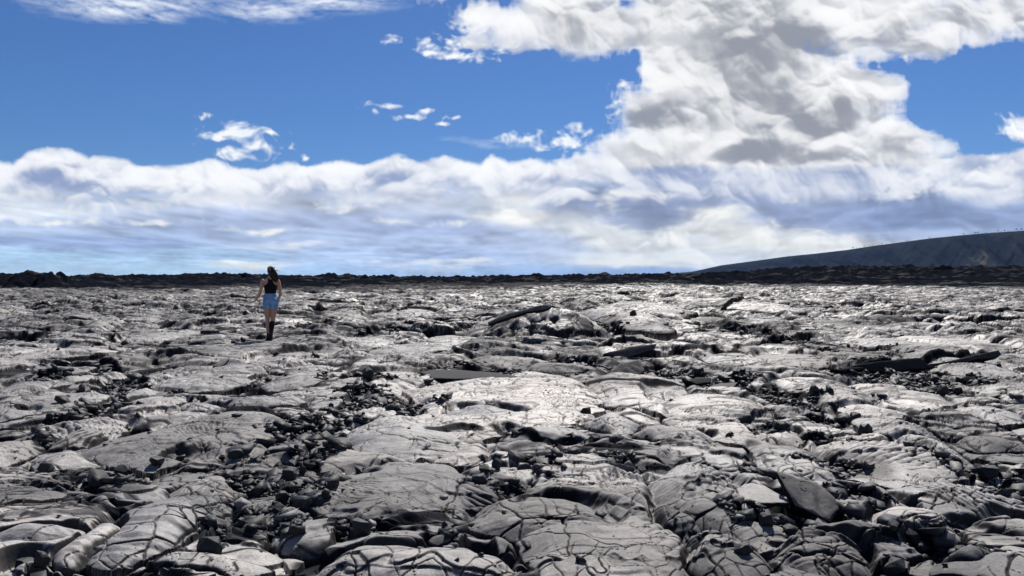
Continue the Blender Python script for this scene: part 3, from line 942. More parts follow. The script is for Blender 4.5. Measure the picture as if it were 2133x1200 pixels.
slab_at([(1256, 738), (1310, 722), (1368, 716), (1362, 728), (1300, 744)], (1310, 742, .06), (.05, -.75, .6), .10,
        'long dark plate on edge between the mound and the ribbed plate', .18)
slab_at([(1465, 661), (1485, 648), (1503, 652), (1500, 662)], (1485, 662, .05), (0, -.85, .5), .25, 'short black block lying alone right of the broken mound', .10)
slab_at([(1507, 634), (1545, 628), (1565, 625), (1562, 640), (1520, 641)], (1540, 640, .2), (.1, -.8, .5), .3, 'dark lifted plate on the rise far right of the mound', .12)
slab_at([(1470, 808), (1500, 798), (1537, 797), (1525, 808), (1490, 813)], (1500, 812, .04), (0, -.12, 1), .04, 'flat dark grey plate lying level in the rubble right of the smooth slab', .25)
slab_at([(1435, 794), (1450, 786), (1482, 787), (1480, 797), (1450, 800)], (1460, 799, .04), (0, -.5, .8), .06, 'small blackish plate behind the flat dark grey plate', .15)
slab_at([(417, 689), (455, 689), (457, 697), (418, 698)], (437, 698, .03), (0, -.9, .4), .2, 'low black bar of crust left of the walker', .08)
slab_at([(443, 763), (462, 748), (480, 745), (470, 757), (455, 766)], (456, 764, .05), (.4, -.5, .75), .08, 'small tilted plate on the grey crust below the walker', .45)
slab_at([(870, 775), (905, 770), (960, 771), (1040, 777), (1096, 786), (1000, 790), (900, 788)], (985, 789, .05), (0, -.06, 1), .05,
        'wide level slab of dull black crust in the middle distance', .16)
slab_at([(1367, 690), (1385, 680), (1400, 679), (1396, 690), (1375, 695)], (1382, 694, .08), (.1, -.7, .6), .15, 'dark upturned plate on the slope right of the mound', .15)
slab_at([(1176, 938), (1200, 927), (1260, 933), (1356, 947), (1340, 953), (1185, 952)], (1260, 951, .03), (0, -.7, .7), .08,
        'long low black slab with a flat broken face in the middle foreground', .14)
slab_at([(1730, 770), (1800, 758), (1865, 750), (1925, 746), (1932, 768), (1850, 776)], (1850, 775, .02), (0, -.9, .42), .18,
        'long black ledge slab with a sheer face on the right', .08)
slab_at([(1925, 760), (2010, 744), (2080, 729), (2086, 739), (1990, 757), (1940, 770)], (1990, 757, .10), (.05, -.85, .5), .16,
        'dark plate rising to the right behind the long black ledge', .12)
print('rocks', time.time() - T0)


# ------------------------------------------------------------------ small plants in the hollow
def simple_mat(name, col, rough=.6, noise=.25, scale=60, spec=.3):
    m, nt, b = mat(name)
    N, L = nt.nodes.new, nt.links.new
    geo = N('ShaderNodeTexCoord')
    nz = N('ShaderNodeTexNoise'); nz.inputs['Scale'].default_value = scale; nz.inputs['Detail'].default_value = 4
    L(geo.outputs['Object'], nz.inputs['Vector'])
    mr = N('ShaderNodeMapRange'); mr.inputs['From Min'].default_value = .3; mr.inputs['From Max'].default_value = .7
    mr.inputs['To Min'].default_value = 1 - noise; mr.inputs['To Max'].default_value = 1 + noise
    L(nz.outputs['Fac'], mr.inputs['Value'])
    mx = N('ShaderNodeMix'); mx.data_type = 'RGBA'; mx.blend_type = 'MULTIPLY'; mx.inputs[0].default_value = 1
    mx.inputs[6].default_value = (*col, 1)
    L(mr.outputs[0], mx.inputs[7]); L(mx.outputs[2], b.inputs['Base Color'])
    b.inputs['Roughness'].default_value = rough
    b.inputs['Specular IOR Level'].default_value = spec
    return m


M_LEAF = simple_mat('fern_green', (.12, .16, .03), .5)
M_LEAF2 = simple_mat('fern_yellow', (.30, .27, .05), .5)
for i, (u, v, hpx, lab) in enumerate([(187, 852, 24, 'small yellow green fern growing in the black hollow on the left'),
                                      (252, 780, 16, 'tiny green fern at the back of the weedy hollow below the long dark overhang')]):
    x, y = gnd(u, v)
    z = height_at(x, y)
    hm = hpx / FPX * y
    e = bpy.data.objects.new('fern', None); COL.objects.link(e)
    e.location = (x, y, z - .01)
    e.empty_display_size = .05
    tag(e, lab, 'plant')
    r = random.Random(i + 3)
    for k in range(9):
        a = k * 2.4 + r.uniform(-.3, .3)
        ln = hm * r.uniform(.75, 1.15); lean = r.uniform(.15, .6)
        vs, fs = [], []
        for j in range(7):
            t = j / 6
            c = Vector((math.cos(a) * ln * lean * t * t, math.sin(a) * ln * lean * t * t, ln * (t - .25 * lean * t * t)))
            sd_ = Vector((-math.sin(a), math.cos(a), 0)) * (hm * .085 * math.sin(PI * min(1, t * .9 + .12)) * (1 if j % 2 else .55) + .001)
            vs += [c - sd_, c + Vector((0, 0, .004)), c + sd_]
        for j in range(6):
            q = j * 3
            fs += [(q, q + 1, q + 4, q + 3), (q + 1, q + 2, q + 5, q + 4)]
        link_mesh('frond', vs, fs, M_LEAF2 if k % 3 == 0 else M_LEAF, True, e)


# ------------------------------------------------------------------ the walker
def rings_loft(path, seg=20):
    """path: (centre, half width x, half depth y, axis) rings -> closed tube"""
    vs, fs = [], []
    for (c, rx, ry, ax, ux) in path:
        ax = Vector(ax).normalized(); ux = Vector(ux)
        ux = (ux - ax * ux.dot(ax)).normalized(); uy = ax.cross(ux)
        for i in range(seg):
            a = 2 * PI * i / seg
            vs.append(Vector(c) + ux * (rx * math.cos(a)) + uy * (ry * math.sin(a)))
    n = len(path)
    for k in range(n - 1):
        for i in range(seg):
            j = (i + 1) % seg
            fs.append((k * seg + i, k * seg + j, (k + 1) * seg + j, (k + 1) * seg + i))
    fs.append(tuple(range(seg - 1, -1, -1)))
    fs.append(tuple((n - 1) * seg + i for i in range(seg)))
    return vs, fs


def limb(pts, radii, seg=14, ux=(1, 0, 0), sub=5):
    """smooth tapered limb through joints"""
    P = [Vector(p) for p in pts]
    path = []
    n = len(P)
    for k in range(n - 1):
        for s in range(sub if k < n - 2 else sub + 1):
            t = s / sub
            p0, p1, p2, p3 = P[max(k - 1, 0)], P[k], P[k + 1], P[min(k + 2, n - 1)]
            c = .5 * ((2 * p1) + (p2 - p0) * t + (2 * p0 - 5 * p1 + 4 * p2 - p3) * t * t + (3 * p1 - p0 - 3 * p2 + p3) * t ** 3)
            r = radii[k] + (radii[k + 1] - radii[k]) * t
            ax = (p2 - p1)
            path.append((c, r, r, ax, ux if abs(ax.normalized().dot(Vector(ux))) < .9 else (0, 1, 0)))
    return rings_loft(path, seg)


def ball(c, rx, ry, rz, seg=18, rg=12):
    path = []
    for k in range(rg + 1):
        a = PI * k / rg
        f = max(math.sin(a), .03)
        path.append((Vector(c) + Vector((0, 0, -rz * math.cos(a))), rx * f, ry * f, (0, 0, 1), (1, 0, 0)))
    return rings_loft(path, seg)


def fuse(pieces, voxel, name, smooth=4):
    """many lofts -> one continuous surface"""
    vs, fs = [], []
    for v, f in pieces:
        o = len(vs)
        vs += [tuple(p) for p in v]
        fs += [tuple(i + o for i in q) for q in f]
    me = bpy.data.meshes.new(name + '_raw')
    me.from_pydata(vs, [], fs)
    bm = bmesh.new(); bm.from_mesh(me); bmesh.ops.recalc_face_normals(bm, faces=bm.faces); bm.to_mesh(me); bm.free()
    ob = bpy.data.objects.new(name + '_raw', me)
    COL.objects.link(ob)
    m = ob.modifiers.new('r', 'REMESH'); m.mode = 'VOXEL'; m.voxel_size = voxel
    s = ob.modifiers.new('s', 'SMOOTH'); s.factor = .5; s.iterations = smooth
    dg = bpy.context.evaluated_depsgraph_get()
    out = bpy.data.meshes.new_from_object(ob.evaluated_get(dg))
    out.name = name
    bpy.data.objects.remove(ob)
    bpy.data.meshes.remove(me)
    out.polygons.foreach_set('use_smooth', np.ones(len(out.polygons), bool))
    return out


def hand(wrist, along, palm_n, thumb_side, curl):
    a = Vector(along).normalized(); n = Vector(palm_n); n = (n - a * n.dot(a)).normalized(); s = a.cross(n) * thumb_side
    w0 = Vector(wrist)
    ps = [rings_loft([(w0 - a * .01, .022, .016, a, s), (w0 + a * .025, .031, .015, a, s), (w0 + a * .06, .037, .014, a, s), (w0 + a * .085, .035, .012, a, s)], 12)]
    for k, (off, ln) in enumerate(((.027, .068), (.009, .077), (-.009, .072), (-.026, .055))):
        p = w0 + a * .08 + s * off
        pts = [p]
        d = a.copy()
        for j in range(3):
            c = curl * (.7 + .25 * k / 3) * (j + .4)
            dd = (a * math.cos(c) + n * math.sin(c))
            pts.append(pts[-1] + dd * ln * (.42, .32, .26)[j] + s * off * .06)
        ps.append(limb(pts, [.0092, .0088, .008, .0068], 8, tuple(s), 3))
    p = w0 + a * .025 + s * .028
    ps.append(limb([p, p + a * .028 + s * .024 + n * .010, p + a * .056 + s * .030 + n * .020], [.0115, .0098, .008], 8, tuple(n), 3))
    return ps


def build_person(px, py, pz):
    root = bpy.data.objects.new('person', None)
    COL.objects.link(root)
    root.empty_display_size = .3
    tag(root, 'person with long brown hair in a black racerback top and blue denim shorts walking away', 'person')
    X = (1, 0, 0)
    tilt = .012
    torso = rings_loft([((0, .00, .800), .135, .100, (0, 0, 1), X), ((0, .0, .85), .168, .118, (0, 0, 1), X), ((0, -.005, .90), .176, .124, (0, 0, 1), X), ((0, 0, .96), .160, .112, (0, 0, 1), X),
                        ((0, .01, 1.03), .133, .092, (0, 0, 1), X), ((0, .015, 1.08), .128, .088, (0, 0, 1), X), ((0, .012, 1.15), .142, .096, (0, 0, 1), X),
                        ((0, .01, 1.23), .158, .104, (0, 0, 1), X), ((0, .0, 1.31), .165, .094, (0, 0, 1), X), ((0, -.008, 1.36), .148, .076, (0, 0, 1), X), ((.002, -.008, 1.395), .088, .058, (0, 0, 1), X),
                        ((.004, -.002, 1.43), .054, .052, (0, .1, 1), X), ((.006, .008, 1.475), .048, .050, (0, .1, 1), X), ((.008, .015, 1.51), .05, .052, (0, .1, 1), X)], 24)
    head = [ball((.010, .020, 1.572), .073, .092, .098), ball((.010, .045, 1.525), .054, .066, .062),
            limb([(.010, .108, 1.575), (.010, .126, 1.55), (.010, .112, 1.538)], [.009, .013, .010], 8),
            ball((-.066, .015, 1.555), .010, .018, .030, 10, 6), ball((.086, .015, 1.555), .010, .018, .030, 10, 6),
            ball((.010, .108, 1.512), .022, .010, .009, 10, 6)]
    # hips to feet: left leg carries, right leg trails with the heel up
    lleg = limb([(-.082, 0, .86), (-.082, .015, .70), (-.074, .05, .475), (-.066, .035, .34), (-.052, .045, .10), (-.052, .048, .06)],
                [.098, .086, .056, .054, .036, .038], 18)
    rleg = limb([(.082, 0, .86), (.080, .005, .70), (.052, .015, .475), (.034, -.06, .34), (.006, -.15, .165), (.002, -.16, .13)],
                [.098, .086, .056, .055, .037, .037], 18)
    lfoot = limb([(-.052, .03, .045), (-.055, .10, .045), (-.062, .20, .030), (-.064, .235, .024)], [.040, .040, .036, .024], 14)
    rfoot = limb([(.004, -.175, .115), (.002, -.12, .075), (-.002, -.045, .035), (-.003, -.015, .026)], [.038, .040, .036, .024], 14)
    glut = [ball((-.078, -.052, .875), .085, .080, .088), ball((.078, -.052, .875), .085, .080, .088)]
    la = limb([(-.150, -.005, 1.345), (-.192, -.01, 1.32), (-.245, -.035, 1.09), (-.300, .0, .99), (-.352, .035, .905)], [.046, .050, .038, .038, .025], 14, (0, 1, 0))
    ra = limb([(.150, -.005, 1.345), (.190, -.008, 1.32), (.236, -.05, 1.095), (.228, .05, 1.02), (.208, .15, .955)], [.046, .050, .038, .037, .025], 14, (0, 1, 0))
    lh = hand((-.357, .038, .898), (-.92, .25, -.28), (.1, .2, -1), 1, .28)
    rh = hand((.206, .158, .950), (-.10, .90, -.42), (-.9, -.1, -.3), -1, .42)
    me = fuse([torso, *head, lleg, rleg, lfoot, rfoot, *glut, la, ra, *lh, *rh], .0065, 'body', 3)
    skin = simple_mat('skin', (.42, .235, .165), .5, .08, 20, .35)
    me.materials.clear(); me.materials.append(skin)
    body = bpy.data.objects.new('body', me); COL.objects.link(body); body.parent = root
    n = len(me.vertices)
    co = np.empty(n * 3); me.vertices.foreach_get('co', co); co = co.reshape(-1, 3)
    no = np.empty(n * 3); me.vertices.foreach_get('normal', no); no = no.reshape(-1, 3)

    def garment(name, pred, off, mt, fold=0.0):
        keep = pred(co)
        fs = [tuple(p.vertices) for p in me.polygons if all(keep[v] for v in p.vertices)]
        ids = sorted({v for f in fs for v in f})
        mp = {v: i for i, v in enumerate(ids)}
        P = co[ids]
        f_ = fold * np.sin(P[:, 2] * 95 + 9 * np.sin(P[:, 0] * 30)) * np.sin(P[:, 0] * 40 + 2)
        o_ = off(P) if callable(off) else off
        V_ = P + no[ids] * (np.asarray(o_) + f_)[..., None] if fold or callable(off) else P + no[ids] * o_
        g = link_mesh(name, V_, [tuple(mp[v] for v in f) for f in fs], mt, True, root)
        so = g.modifiers.new('thickness', 'SOLIDIFY'); so.thickness = .008; so.offset = -.6
        return g
    trunk = lambda c: np.abs(c[:, 0]) < .205 - .0 * c[:, 2]
    arm = lambda c: (np.abs(c[:, 0]) > .128 + np.clip(1.30 - c[:, 2], 0, .3) * .20) & (c[:, 2] > 1.0)

    def top_pred(c):
        x, z = np.abs(c[:, 0]), c[:, 2]
        half = np.interp(z, [1.04, 1.16, 1.22, 1.27, 1.31, 1.36, 1.42], [.17, .162, .158, .100, .066, .058, .062])
        front = c[:, 1] > .02
        half = np.where(front, np.interp(z, [1.04, 1.16, 1.24, 1.30, 1.36, 1.42], [.17, .162, .150, .115, .085, .062]), half)
        neck = np.where(front & (z > 1.30), x > .035, True) & ~((z > 1.375) & (x < .030))
        return (z > 1.055) & (z < 1.405) & (x < half) & neck
    black = simple_mat('black_cotton', (.008, .008, .010), .85, .3, 80, .15)
    garment('tank_top', top_pred, .006, black, .001)

    def denim_mat():
        m, nt, b = mat('denim')
        N, L = nt.nodes.new, nt.links.new
        tc = N('ShaderNodeTexCoord')
        n1 = N('ShaderNodeTexNoise'); n1.inputs['Scale'].default_value = 9; n1.inputs['Detail'].default_value = 6
        wv = N('ShaderNodeTexWave'); wv.inputs['Scale'].default_value = 160; wv.inputs['Distortion'].default_value = 2
        L(tc.outputs['Object'], n1.inputs['Vector']); L(tc.outputs['Object'], wv.inputs['Vector'])
        cr = N('ShaderNodeValToRGB')
        cr.color_ramp.elements[0].color = (.075, .165, .33, 1); cr.color_ramp.elements[0].position = .3
        cr.color_ramp.elements[1].color = (.22, .38, .58, 1); cr.color_ramp.elements[1].position = .72
        ad = N('ShaderNodeMath'); ad.operation = 'MULTIPLY_ADD'; ad.inputs[1].default_value = .12
        L(wv.outputs['Fac'], ad.inputs[0]); L(n1.outputs['Fac'], ad.inputs[2]); L(ad.outputs[0], cr.inputs['Fac'])
        L(cr.outputs[0], b.inputs['Base Color'])
        b.inputs['Roughness'].default_value = .85; b.inputs['Specular IOR Level'].default_value = .15
        return m
    den = denim_mat()

    def short_pred(c):
        hem = .715 + .05 * np.clip(np.abs(c[:, 0]) - .05, 0, .12)
        return (c[:, 2] > hem) & (c[:, 2] < 1.045) & (np.abs(c[:, 0]) < .21) & ~((c[:, 0] < -.20) | ((c[:, 0] > .17) & (c[:, 2] > .99) | (c[:, 0] > .185)) & (c[:, 2] > .93))
    sh = garment('shorts', short_pred, lambda P: .010 + .012 * np.clip((.80 - P[:, 2]) / .08, 0, 1), den, .0015)

    def loop_strip(name, z0, z1, off, mt, par):
        pr = lambda c: (c[:, 2] > z0) & (c[:, 2] < z1) & (np.abs(c[:, 0]) < .17) & (np.abs(c[:, 1]) < .16)
        g = garment(name, pr, off, mt)
        g.parent = par
        return g
    loop_strip('waistband', 1.005, 1.045, .015, den, sh)
    for sx in (-1, 1):
        pr = lambda c, sx=sx: (c[:, 1] < -.05) & (np.abs(c[:, 0] - sx * .082) < .050) & (c[:, 2] > .83 + .25 * np.maximum(0, np.abs(c[:, 0] - sx * .082) - .02)) & (c[:, 2] < .955)
        g = garment('back_pocket', pr, .016, den); g.parent = sh
    boot = simple_mat('black_boot', (.012, .011, .011), .6, .3, 60, .3)
    sock = simple_mat('dark_sock', (.014, .013, .015), .9, .3, 120, .1)
    garment('boot', lambda c: (c[:, 0] < -.012) & (c[:, 2] < .150) & (c[:, 1] > -.02), .009, boot)
    garment('boot', lambda c: (c[:, 0] > -.06) & (c[:, 0] < .06) & (c[:, 1] < .02) & (c[:, 2] + .9 * np.minimum(0, c[:, 1] + .15) < .215) & (c[:, 2] < .215) & ~((c[:, 0] < -.012) & (c[:, 1] > -.005)), .009, boot)
    g = garment('sock', lambda c: (c[:, 0] > -.035) & (c[:, 0] < .12) & (c[:, 1] < .008) & (c[:, 2] < .43) & (c[:, 2] > .17) & (c[:, 1] - .30 * (c[:, 2] - .43) < .05), .006, sock)
    g['label'] = 'long black sock up to the right knee'
    # hair: cap and locks thrown to the right by the wind
    hm_ = simple_mat('brown_hair', (.020, .0105, .0065), .6, .45, 55, .25)
    r = random.Random(8)
    ps = [ball((.010, .002, 1.592), .085, .098, .093)]
    for k in range(26):
        a = r.uniform(-1.0, 1.0)
        st_ = Vector((.010 + .07 * math.sin(a * 1.3), -.055 + r.uniform(-.03, .03), 1.60 + r.uniform(-.04, .05)))
        dr = r.uniform(.25, 1)
        en = Vector((.050 + .165 * dr + r.uniform(-.02, .02), -.10 + r.uniform(-.05, .06), 1.31 + .15 * (dr ** 3) + r.uniform(-.03, .03)))
        mid = st_.lerp(en, .45) + Vector((-.035 + .04 * dr, -.045, .012))
        m2 = st_.lerp(en, .78) + Vector((.012, -.02, -.012))
        ps.append(limb([st_, mid, m2, en], [.028, .034, .024, .008], 8, (0, 1, 0), 4))
    hme = fuse(ps, .0065, 'hair', 2)
    hme.materials.clear(); hme.materials.append(hm_)
    ho = bpy.data.objects.new('hair', hme); COL.objects.link(ho); ho.parent = root
    fl = []
    for k in range(14):
        st_ = Vector((.06 + r.uniform(0, .03), -.06 + r.uniform(-.04, .05), 1.62 - r.uniform(0, .15)))
        en = st_ + Vector((r.uniform(.07, .15), r.uniform(-.04, .05), r.uniform(-.10, .05)))
        fl.append(limb([st_, st_.lerp(en, .5) + Vector((.01, 0, r.uniform(.01, .04))), en], [.0035, .003, .0012], 5, (0, 1, 0), 4))
    vs, fs = [], []
    for v, f in fl:
        o_ = len(vs); vs += v; fs += [tuple(i + o_ for i in q) for q in f]
    link_mesh('loose_strands', vs, fs, hm_, True, ho)
    eye = simple_mat('eye', (.25, .22, .2), .2, .1)
    for sx in (-.030, .030):
        v, f = ball((.010 + sx, .104, 1.572), .010, .008, .007, 10, 6)
        link_mesh('eye', v, f, eye, True, root)
    root.location = (px, py, pz)
    root.scale = (.90, .95, 1.0)
    root.rotation_euler = (0, 0, math.atan2(-px, py))
    return root


px_, py_ = gnd(564, 711, .05)
pz_ = height_at(px_ - .05, py_ + .1)
for _ in range(3):
    px_, py_ = gnd(564, 710, pz_)
    hs = [height_at(px_ + dx, py_ + dy) for dx, dy in ((-.06, .03), (-.06, .2), (0, -.03))]
    pz_ = max(hs[0], hs[1] - .02, hs[2] - .01) - .008
build_person(px_, py_, pz_)
print('person', px_, py_, pz_, time.time() - T0)

# ------------------------------------------------------------------ the far cliff, the slope behind it and the sea
RIDGE = [(1385, 578), (1410, 574), (1440, 567), (1470, 560), (1500, 553), (1560, 545), (1640, 534), (1700, 528), (1760, 521), (1820, 512), (1880, 504), (1940, 496), (2000, 490),
         (2060, 485), (2133, 480), (2300, 470), (2800, 452)]


def hill_material(name, veg, soil, rock, scale=.006):
    m, nt, b = mat(name)
    N, L = nt.nodes.new, nt.links.new
    at = N('ShaderNodeAttribute'); at.attribute_name = 'cover'
    geo = N('ShaderNodeNewGeometry')
    n1 = N('ShaderNodeTexNoise'); n1.inputs['Scale'].default_value = scale; n1.inputs['Detail'].default_value = 8; n1.inputs['Roughness'].default_value = .65
    L(geo.outputs['Position'], n1.inputs['Vector'])
    ad = N('ShaderNodeMath'); ad.operation = 'MULTIPLY_ADD'; ad.inputs[1].default_value = .9
    sb = N('ShaderNodeMath'); sb.operation = 'SUBTRACT'; sb.inputs[1].default_value = .5
    L(n1.outputs['Fac'], sb.inputs[0]); L(sb.outputs[0], ad.inputs[0]); L(at.outputs['Fac'], ad.inputs[2])
    cr = N('ShaderNodeValToRGB')
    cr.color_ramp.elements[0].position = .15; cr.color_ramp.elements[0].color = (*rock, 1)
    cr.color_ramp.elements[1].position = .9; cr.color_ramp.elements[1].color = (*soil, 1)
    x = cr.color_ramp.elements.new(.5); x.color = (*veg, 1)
    L(ad.outputs[0], cr.inputs['Fac']); L(cr.outputs[0], b.inputs['Base Color'])
    b.inputs['Roughness'].default_value = 1.0; b.inputs['Specular IOR Level'].default_value = 0.0
    return m


def cliff_pt(u):
    v = np.interp(u, [p[0] for p in RIDGE], [p[1] for p in RIDGE])
    Yc = np.interp(u, [1385, 2133, 2800], [6200, 3600, 3000])
    return Yc, CAM_Z + (574 - v) / FPX * Yc


def build_cliff():
    ns, ntt = 620, 90
    us = np.linspace(1385, 2800, ns)
    Yc, zc = cliff_pt(us)
    t = np.linspace(0, 1.7, ntt)
    T, Uu = np.meshgrid(t, us, indexing='ij')
    YC = np.repeat(Yc[None], ntt, 0); ZC = np.repeat(zc[None], ntt, 0) + 8
    tt = np.minimum(T, 1)
    prof = np.where(tt < .35, tt * .45 / .35 * .62, .279 + (tt - .35) / .65 * .721)
    prof = prof - .06 * np.sin(tt * PI) ** 2
    Y = YC - (1 - tt) * (ZC * 1.9 + 60) + np.maximum(T - 1, 0) * 1400
    along = (Uu - 1385) * 4.0
    g = fbm((along / 260 + T * 1.5).astype(F32), (T * 1.1).astype(F32), 5, 601)
    g2 = np.abs(fbm((along / 150 - T * 1.8).astype(F32), (T * .8 + 4).astype(F32), 4, 602))
    env = np.sin(np.clip(T, 0, 1) * PI) ** .7
    Y = Y + env * (g * 110 - g2 * 85) * np.clip(ZC / 120, .15, 1.3)
    Z = -10 + prof * (ZC + 2) + env * g * 8 + np.maximum(T - 1, 0) * 12
    Z = Z + np.clip(T - .93, 0, .07) / .07 * (1.0 * fbm((along / 22).astype(F32), (T * 9).astype(F32), 3, 603))
    X = (Uu - 1066.5) / FPX * Y
    right = np.clip((Uu - 1900) / 200, 0, 1)
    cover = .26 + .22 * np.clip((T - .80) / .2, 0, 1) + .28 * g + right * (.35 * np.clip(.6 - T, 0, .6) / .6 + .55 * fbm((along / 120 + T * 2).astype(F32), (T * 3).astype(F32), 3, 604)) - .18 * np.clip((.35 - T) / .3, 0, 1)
    vs = np.stack([X, Y, Z], -1).reshape(-1, 3)
    i = (np.arange(ntt - 1)[:, None] * ns + np.arange(ns - 1)[None]).ravel()
    fs = np.stack([i, i + 1, i + ns + 1, i + ns], 1)
    o = link_mesh('hill', vs, fs, hill_material('shadowed_cliff_scrub', (.017, .019, .018), (.17, .135, .080), (.005, .0065, .009)), True)  # scrub, soil and rock with the cloud shadow over the cliff darkened into their colours
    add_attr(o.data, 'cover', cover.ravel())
    tag(o, 'long dark scrubby cliff rising to the right behind the lava', kind='structure')
    # the low far slope
    us2 = np.linspace(1230, 1800, 160)
    v2 = np.interp(us2, [1230, 1290, 1340, 1400, 1450, 1500, 1800], [578, 575, 572, 569, 565, 561, 545])
    vs, fs = [], []
    for k in range(8):
        f = k / 7
        for u_, v_ in zip(us2, v2):
            yy = 11200 - (1 - f) * 1500
            zz = -12 + f * (CAM_Z + (574 - v_) / FPX * 11200 + 12) + 10 * math.sin(u_ * .21 + k) * f * (1 - f)
            vs.append(((u_ - 1066.5) / FPX * yy, yy, zz))
    n2 = len(us2)
    for k in range(7):
        for j in range(n2 - 1):
            a = k * n2 + j
            fs.append((a, a + 1, a + n2 + 1, a + n2))
    o2 = link_mesh('mountain_slope', vs, fs, hill_material('far_slope', (.05, .06, .05), (.09, .09, .08), (.04, .045, .045), .002), True)
    add_attr(o2.data, 'cover', np.full(len(vs), .5))
    tag(o2, 'faint low slope far beyond the left end of the cliff', kind='structure')


build_cliff()

M_TREE = simple_mat('tree_crown', (.030, .040, .022), .9, .4, .6)
M_TRUNK = simple_mat('tree_trunk', (.06, .05, .04), .9)


def tree_proto(seed, h):
    r = random.Random(seed)
    e = bpy.data.objects.new('ridge_tree', None)
    vs, fs = limb([(0, 0, -1.5), (r.uniform(-.2, .2), 0, h * .35), (r.uniform(-.5, .5), 0, h * .7)], [.30, .22, .08], 7, (1, 0, 0), 3)
    # limbs
    for k in range(3):
        a = k * 2.1 + r.random()
        v2, f2 = limb([(0, 0, h * (.35 + .1 * k)), (math.cos(a) * h * .15, math.sin(a) * h * .15, h * (.55 + .08 * k)), (math.cos(a) * h * .28, math.sin(a) * h * .28, h * (.68 + .07 * k))], [.14, .10, .04], 5, (0, 1, 0), 2)
        o_ = len(vs); vs += v2; fs += [tuple(i + o_ for i in q) for q in f2]
    tr = (vs, fs)
    lv, lf = [], []
    for k in range(240):
        c = r.choice([(0, 0, .78, .26), (.22, .1, .66, .2), (-.22, -.1, .62, .2), (.05, -.2, .7, .2), (-.1, .2, .86, .17)])
        p = Vector((c[0] + r.gauss(0, c[3] * .55), c[1] + r.gauss(0, c[3] * .55), c[2] + r.gauss(0, c[3] * .40))) * h
        s = h * r.uniform(.03, .07)
        ax = Vector((r.gauss(0, 1), r.gauss(0, 1), r.gauss(0, 1))).normalized(); ay = ax.orthogonal().normalized()
        o_ = len(lv)
        lv += [p - ax * s, p - ay * s * .6, p + ax * s, p + ay * s * .6]
        lf.append((o_, o_ + 1, o_ + 2, o_ + 3))
    return e, tr, (lv, lf)


def ridge_trees():
    protos = []
    for k in range(5):
        e, (tv, tf), (lv, lf) = tree_proto(40 + k, 9.0)
        tm = bpy.data.meshes.new('trunk'); tm.from_pydata([tuple(v) for v in tv], [], tf); tm.materials.append(M_TRUNK)
        lm = bpy.data.meshes.new('crown'); lm.from_pydata([tuple(v) for v in lv], [], lf); lm.materials.append(M_TREE)
        protos.append((tm, lm))
    r = random.Random(5)
    spots = [1776, 1783, 1790, 1800, 1812, 1818, 1829, 1836, 1846, 1858, 1873, 1888, 1893, 1912, 1935, 1984, 2006, 2022, 2030, 2036, 2044, 2052, 2064, 2070, 2078, 2085, 2091, 2099, 2104, 2111, 2116, 2122, 2127, 2131]
    for u in spots:
        Yc, zc = cliff_pt(u)
        Yc = float(Yc) + r.uniform(5, 40)
        e = bpy.data.objects.new('ridge_tree', None); COL.objects.link(e)
        e.location = ((u - 1066.5) / FPX * Yc, Yc, float(zc) - 1.0)
        s = r.uniform(.7, 1.0) if r.random() < .6 else r.uniform(1.1, 1.7)
        e.scale = (s, s, s); e.rotation_euler = (0, 0, r.uniform(0, 6))
        tm, lm = protos[r.randrange(5)]
        for nm, me in (('trunk', tm), ('crown', lm)):
            o = bpy.data.objects.new(nm, me); COL.objects.link(o); o.parent = e
        tag(e, 'small dark tree standing on the skyline of the far cliff', 'tree', 'trees along the cliff top')


ridge_trees()


def sea():
    m, nt, b = mat('sea_water')
    b.inputs['Base Color'].default_value = (.02, .07, .14, 1)
    b.inputs['Roughness'].default_value = .3
    N, L = nt.nodes.new, nt.links.new
    geo = N('ShaderNodeNewGeometry'); nz = N('ShaderNodeTexNoise'); nz.inputs['Scale'].default_value = .05; nz.inputs['Detail'].default_value = 4
    bp = N('ShaderNodeBump'); bp.inputs['Strength'].default_value = .6; bp.inputs['Distance'].default_value = 2
    L(geo.outputs['Position'], nz.inputs['Vector']); L(nz.outputs['Fac'], bp.inputs['Height']); L(bp.outputs[0], b.inputs['Normal'])
    o = link_mesh('sea', [(-12000, 900, -14), (6000, 900, -14), (6000, 12000, -14), (-12000, 12000, -14)], [(0, 1, 2, 3)], m)
    tag(o, kind='structure')


sea()


def haze():
    m = bpy.data.materials.new('haze')
    m.use_nodes = True
    nt = m.node_tree
    nt.nodes.remove(nt.nodes['Principled BSDF'])
    pv = nt.nodes.new('ShaderNodeVolumePrincipled')
    pv.inputs['Color'].default_value = (.34, .54, 1.0, 1)
    pv.inputs['Density'].default_value = HAZE
    pv.inputs['Anisotropy'].default_value = .2
    nt.links.new(pv.outputs[0], nt.nodes['Material Output'].inputs['Volume'])
    x0, x1, y0, y1, z0, z1 = -12500, 12500, -60, 12600, -32, 330
    vs = [(x, y, z) for z in (z0, z1) for y in (y0, y1) for x in (x0, x1)]
    o = link_mesh('haze', vs, [(0, 2, 3, 1), (4, 5, 7, 6), (0, 1, 5, 4), (2, 6, 7, 3), (0, 4, 6, 2), (1, 3, 7, 5)], m)
    tag(o, 'pale blue sea haze over the far cliff', kind='stuff')


HAZE = 1.5e-5
haze()
print('far', time.time() - T0)

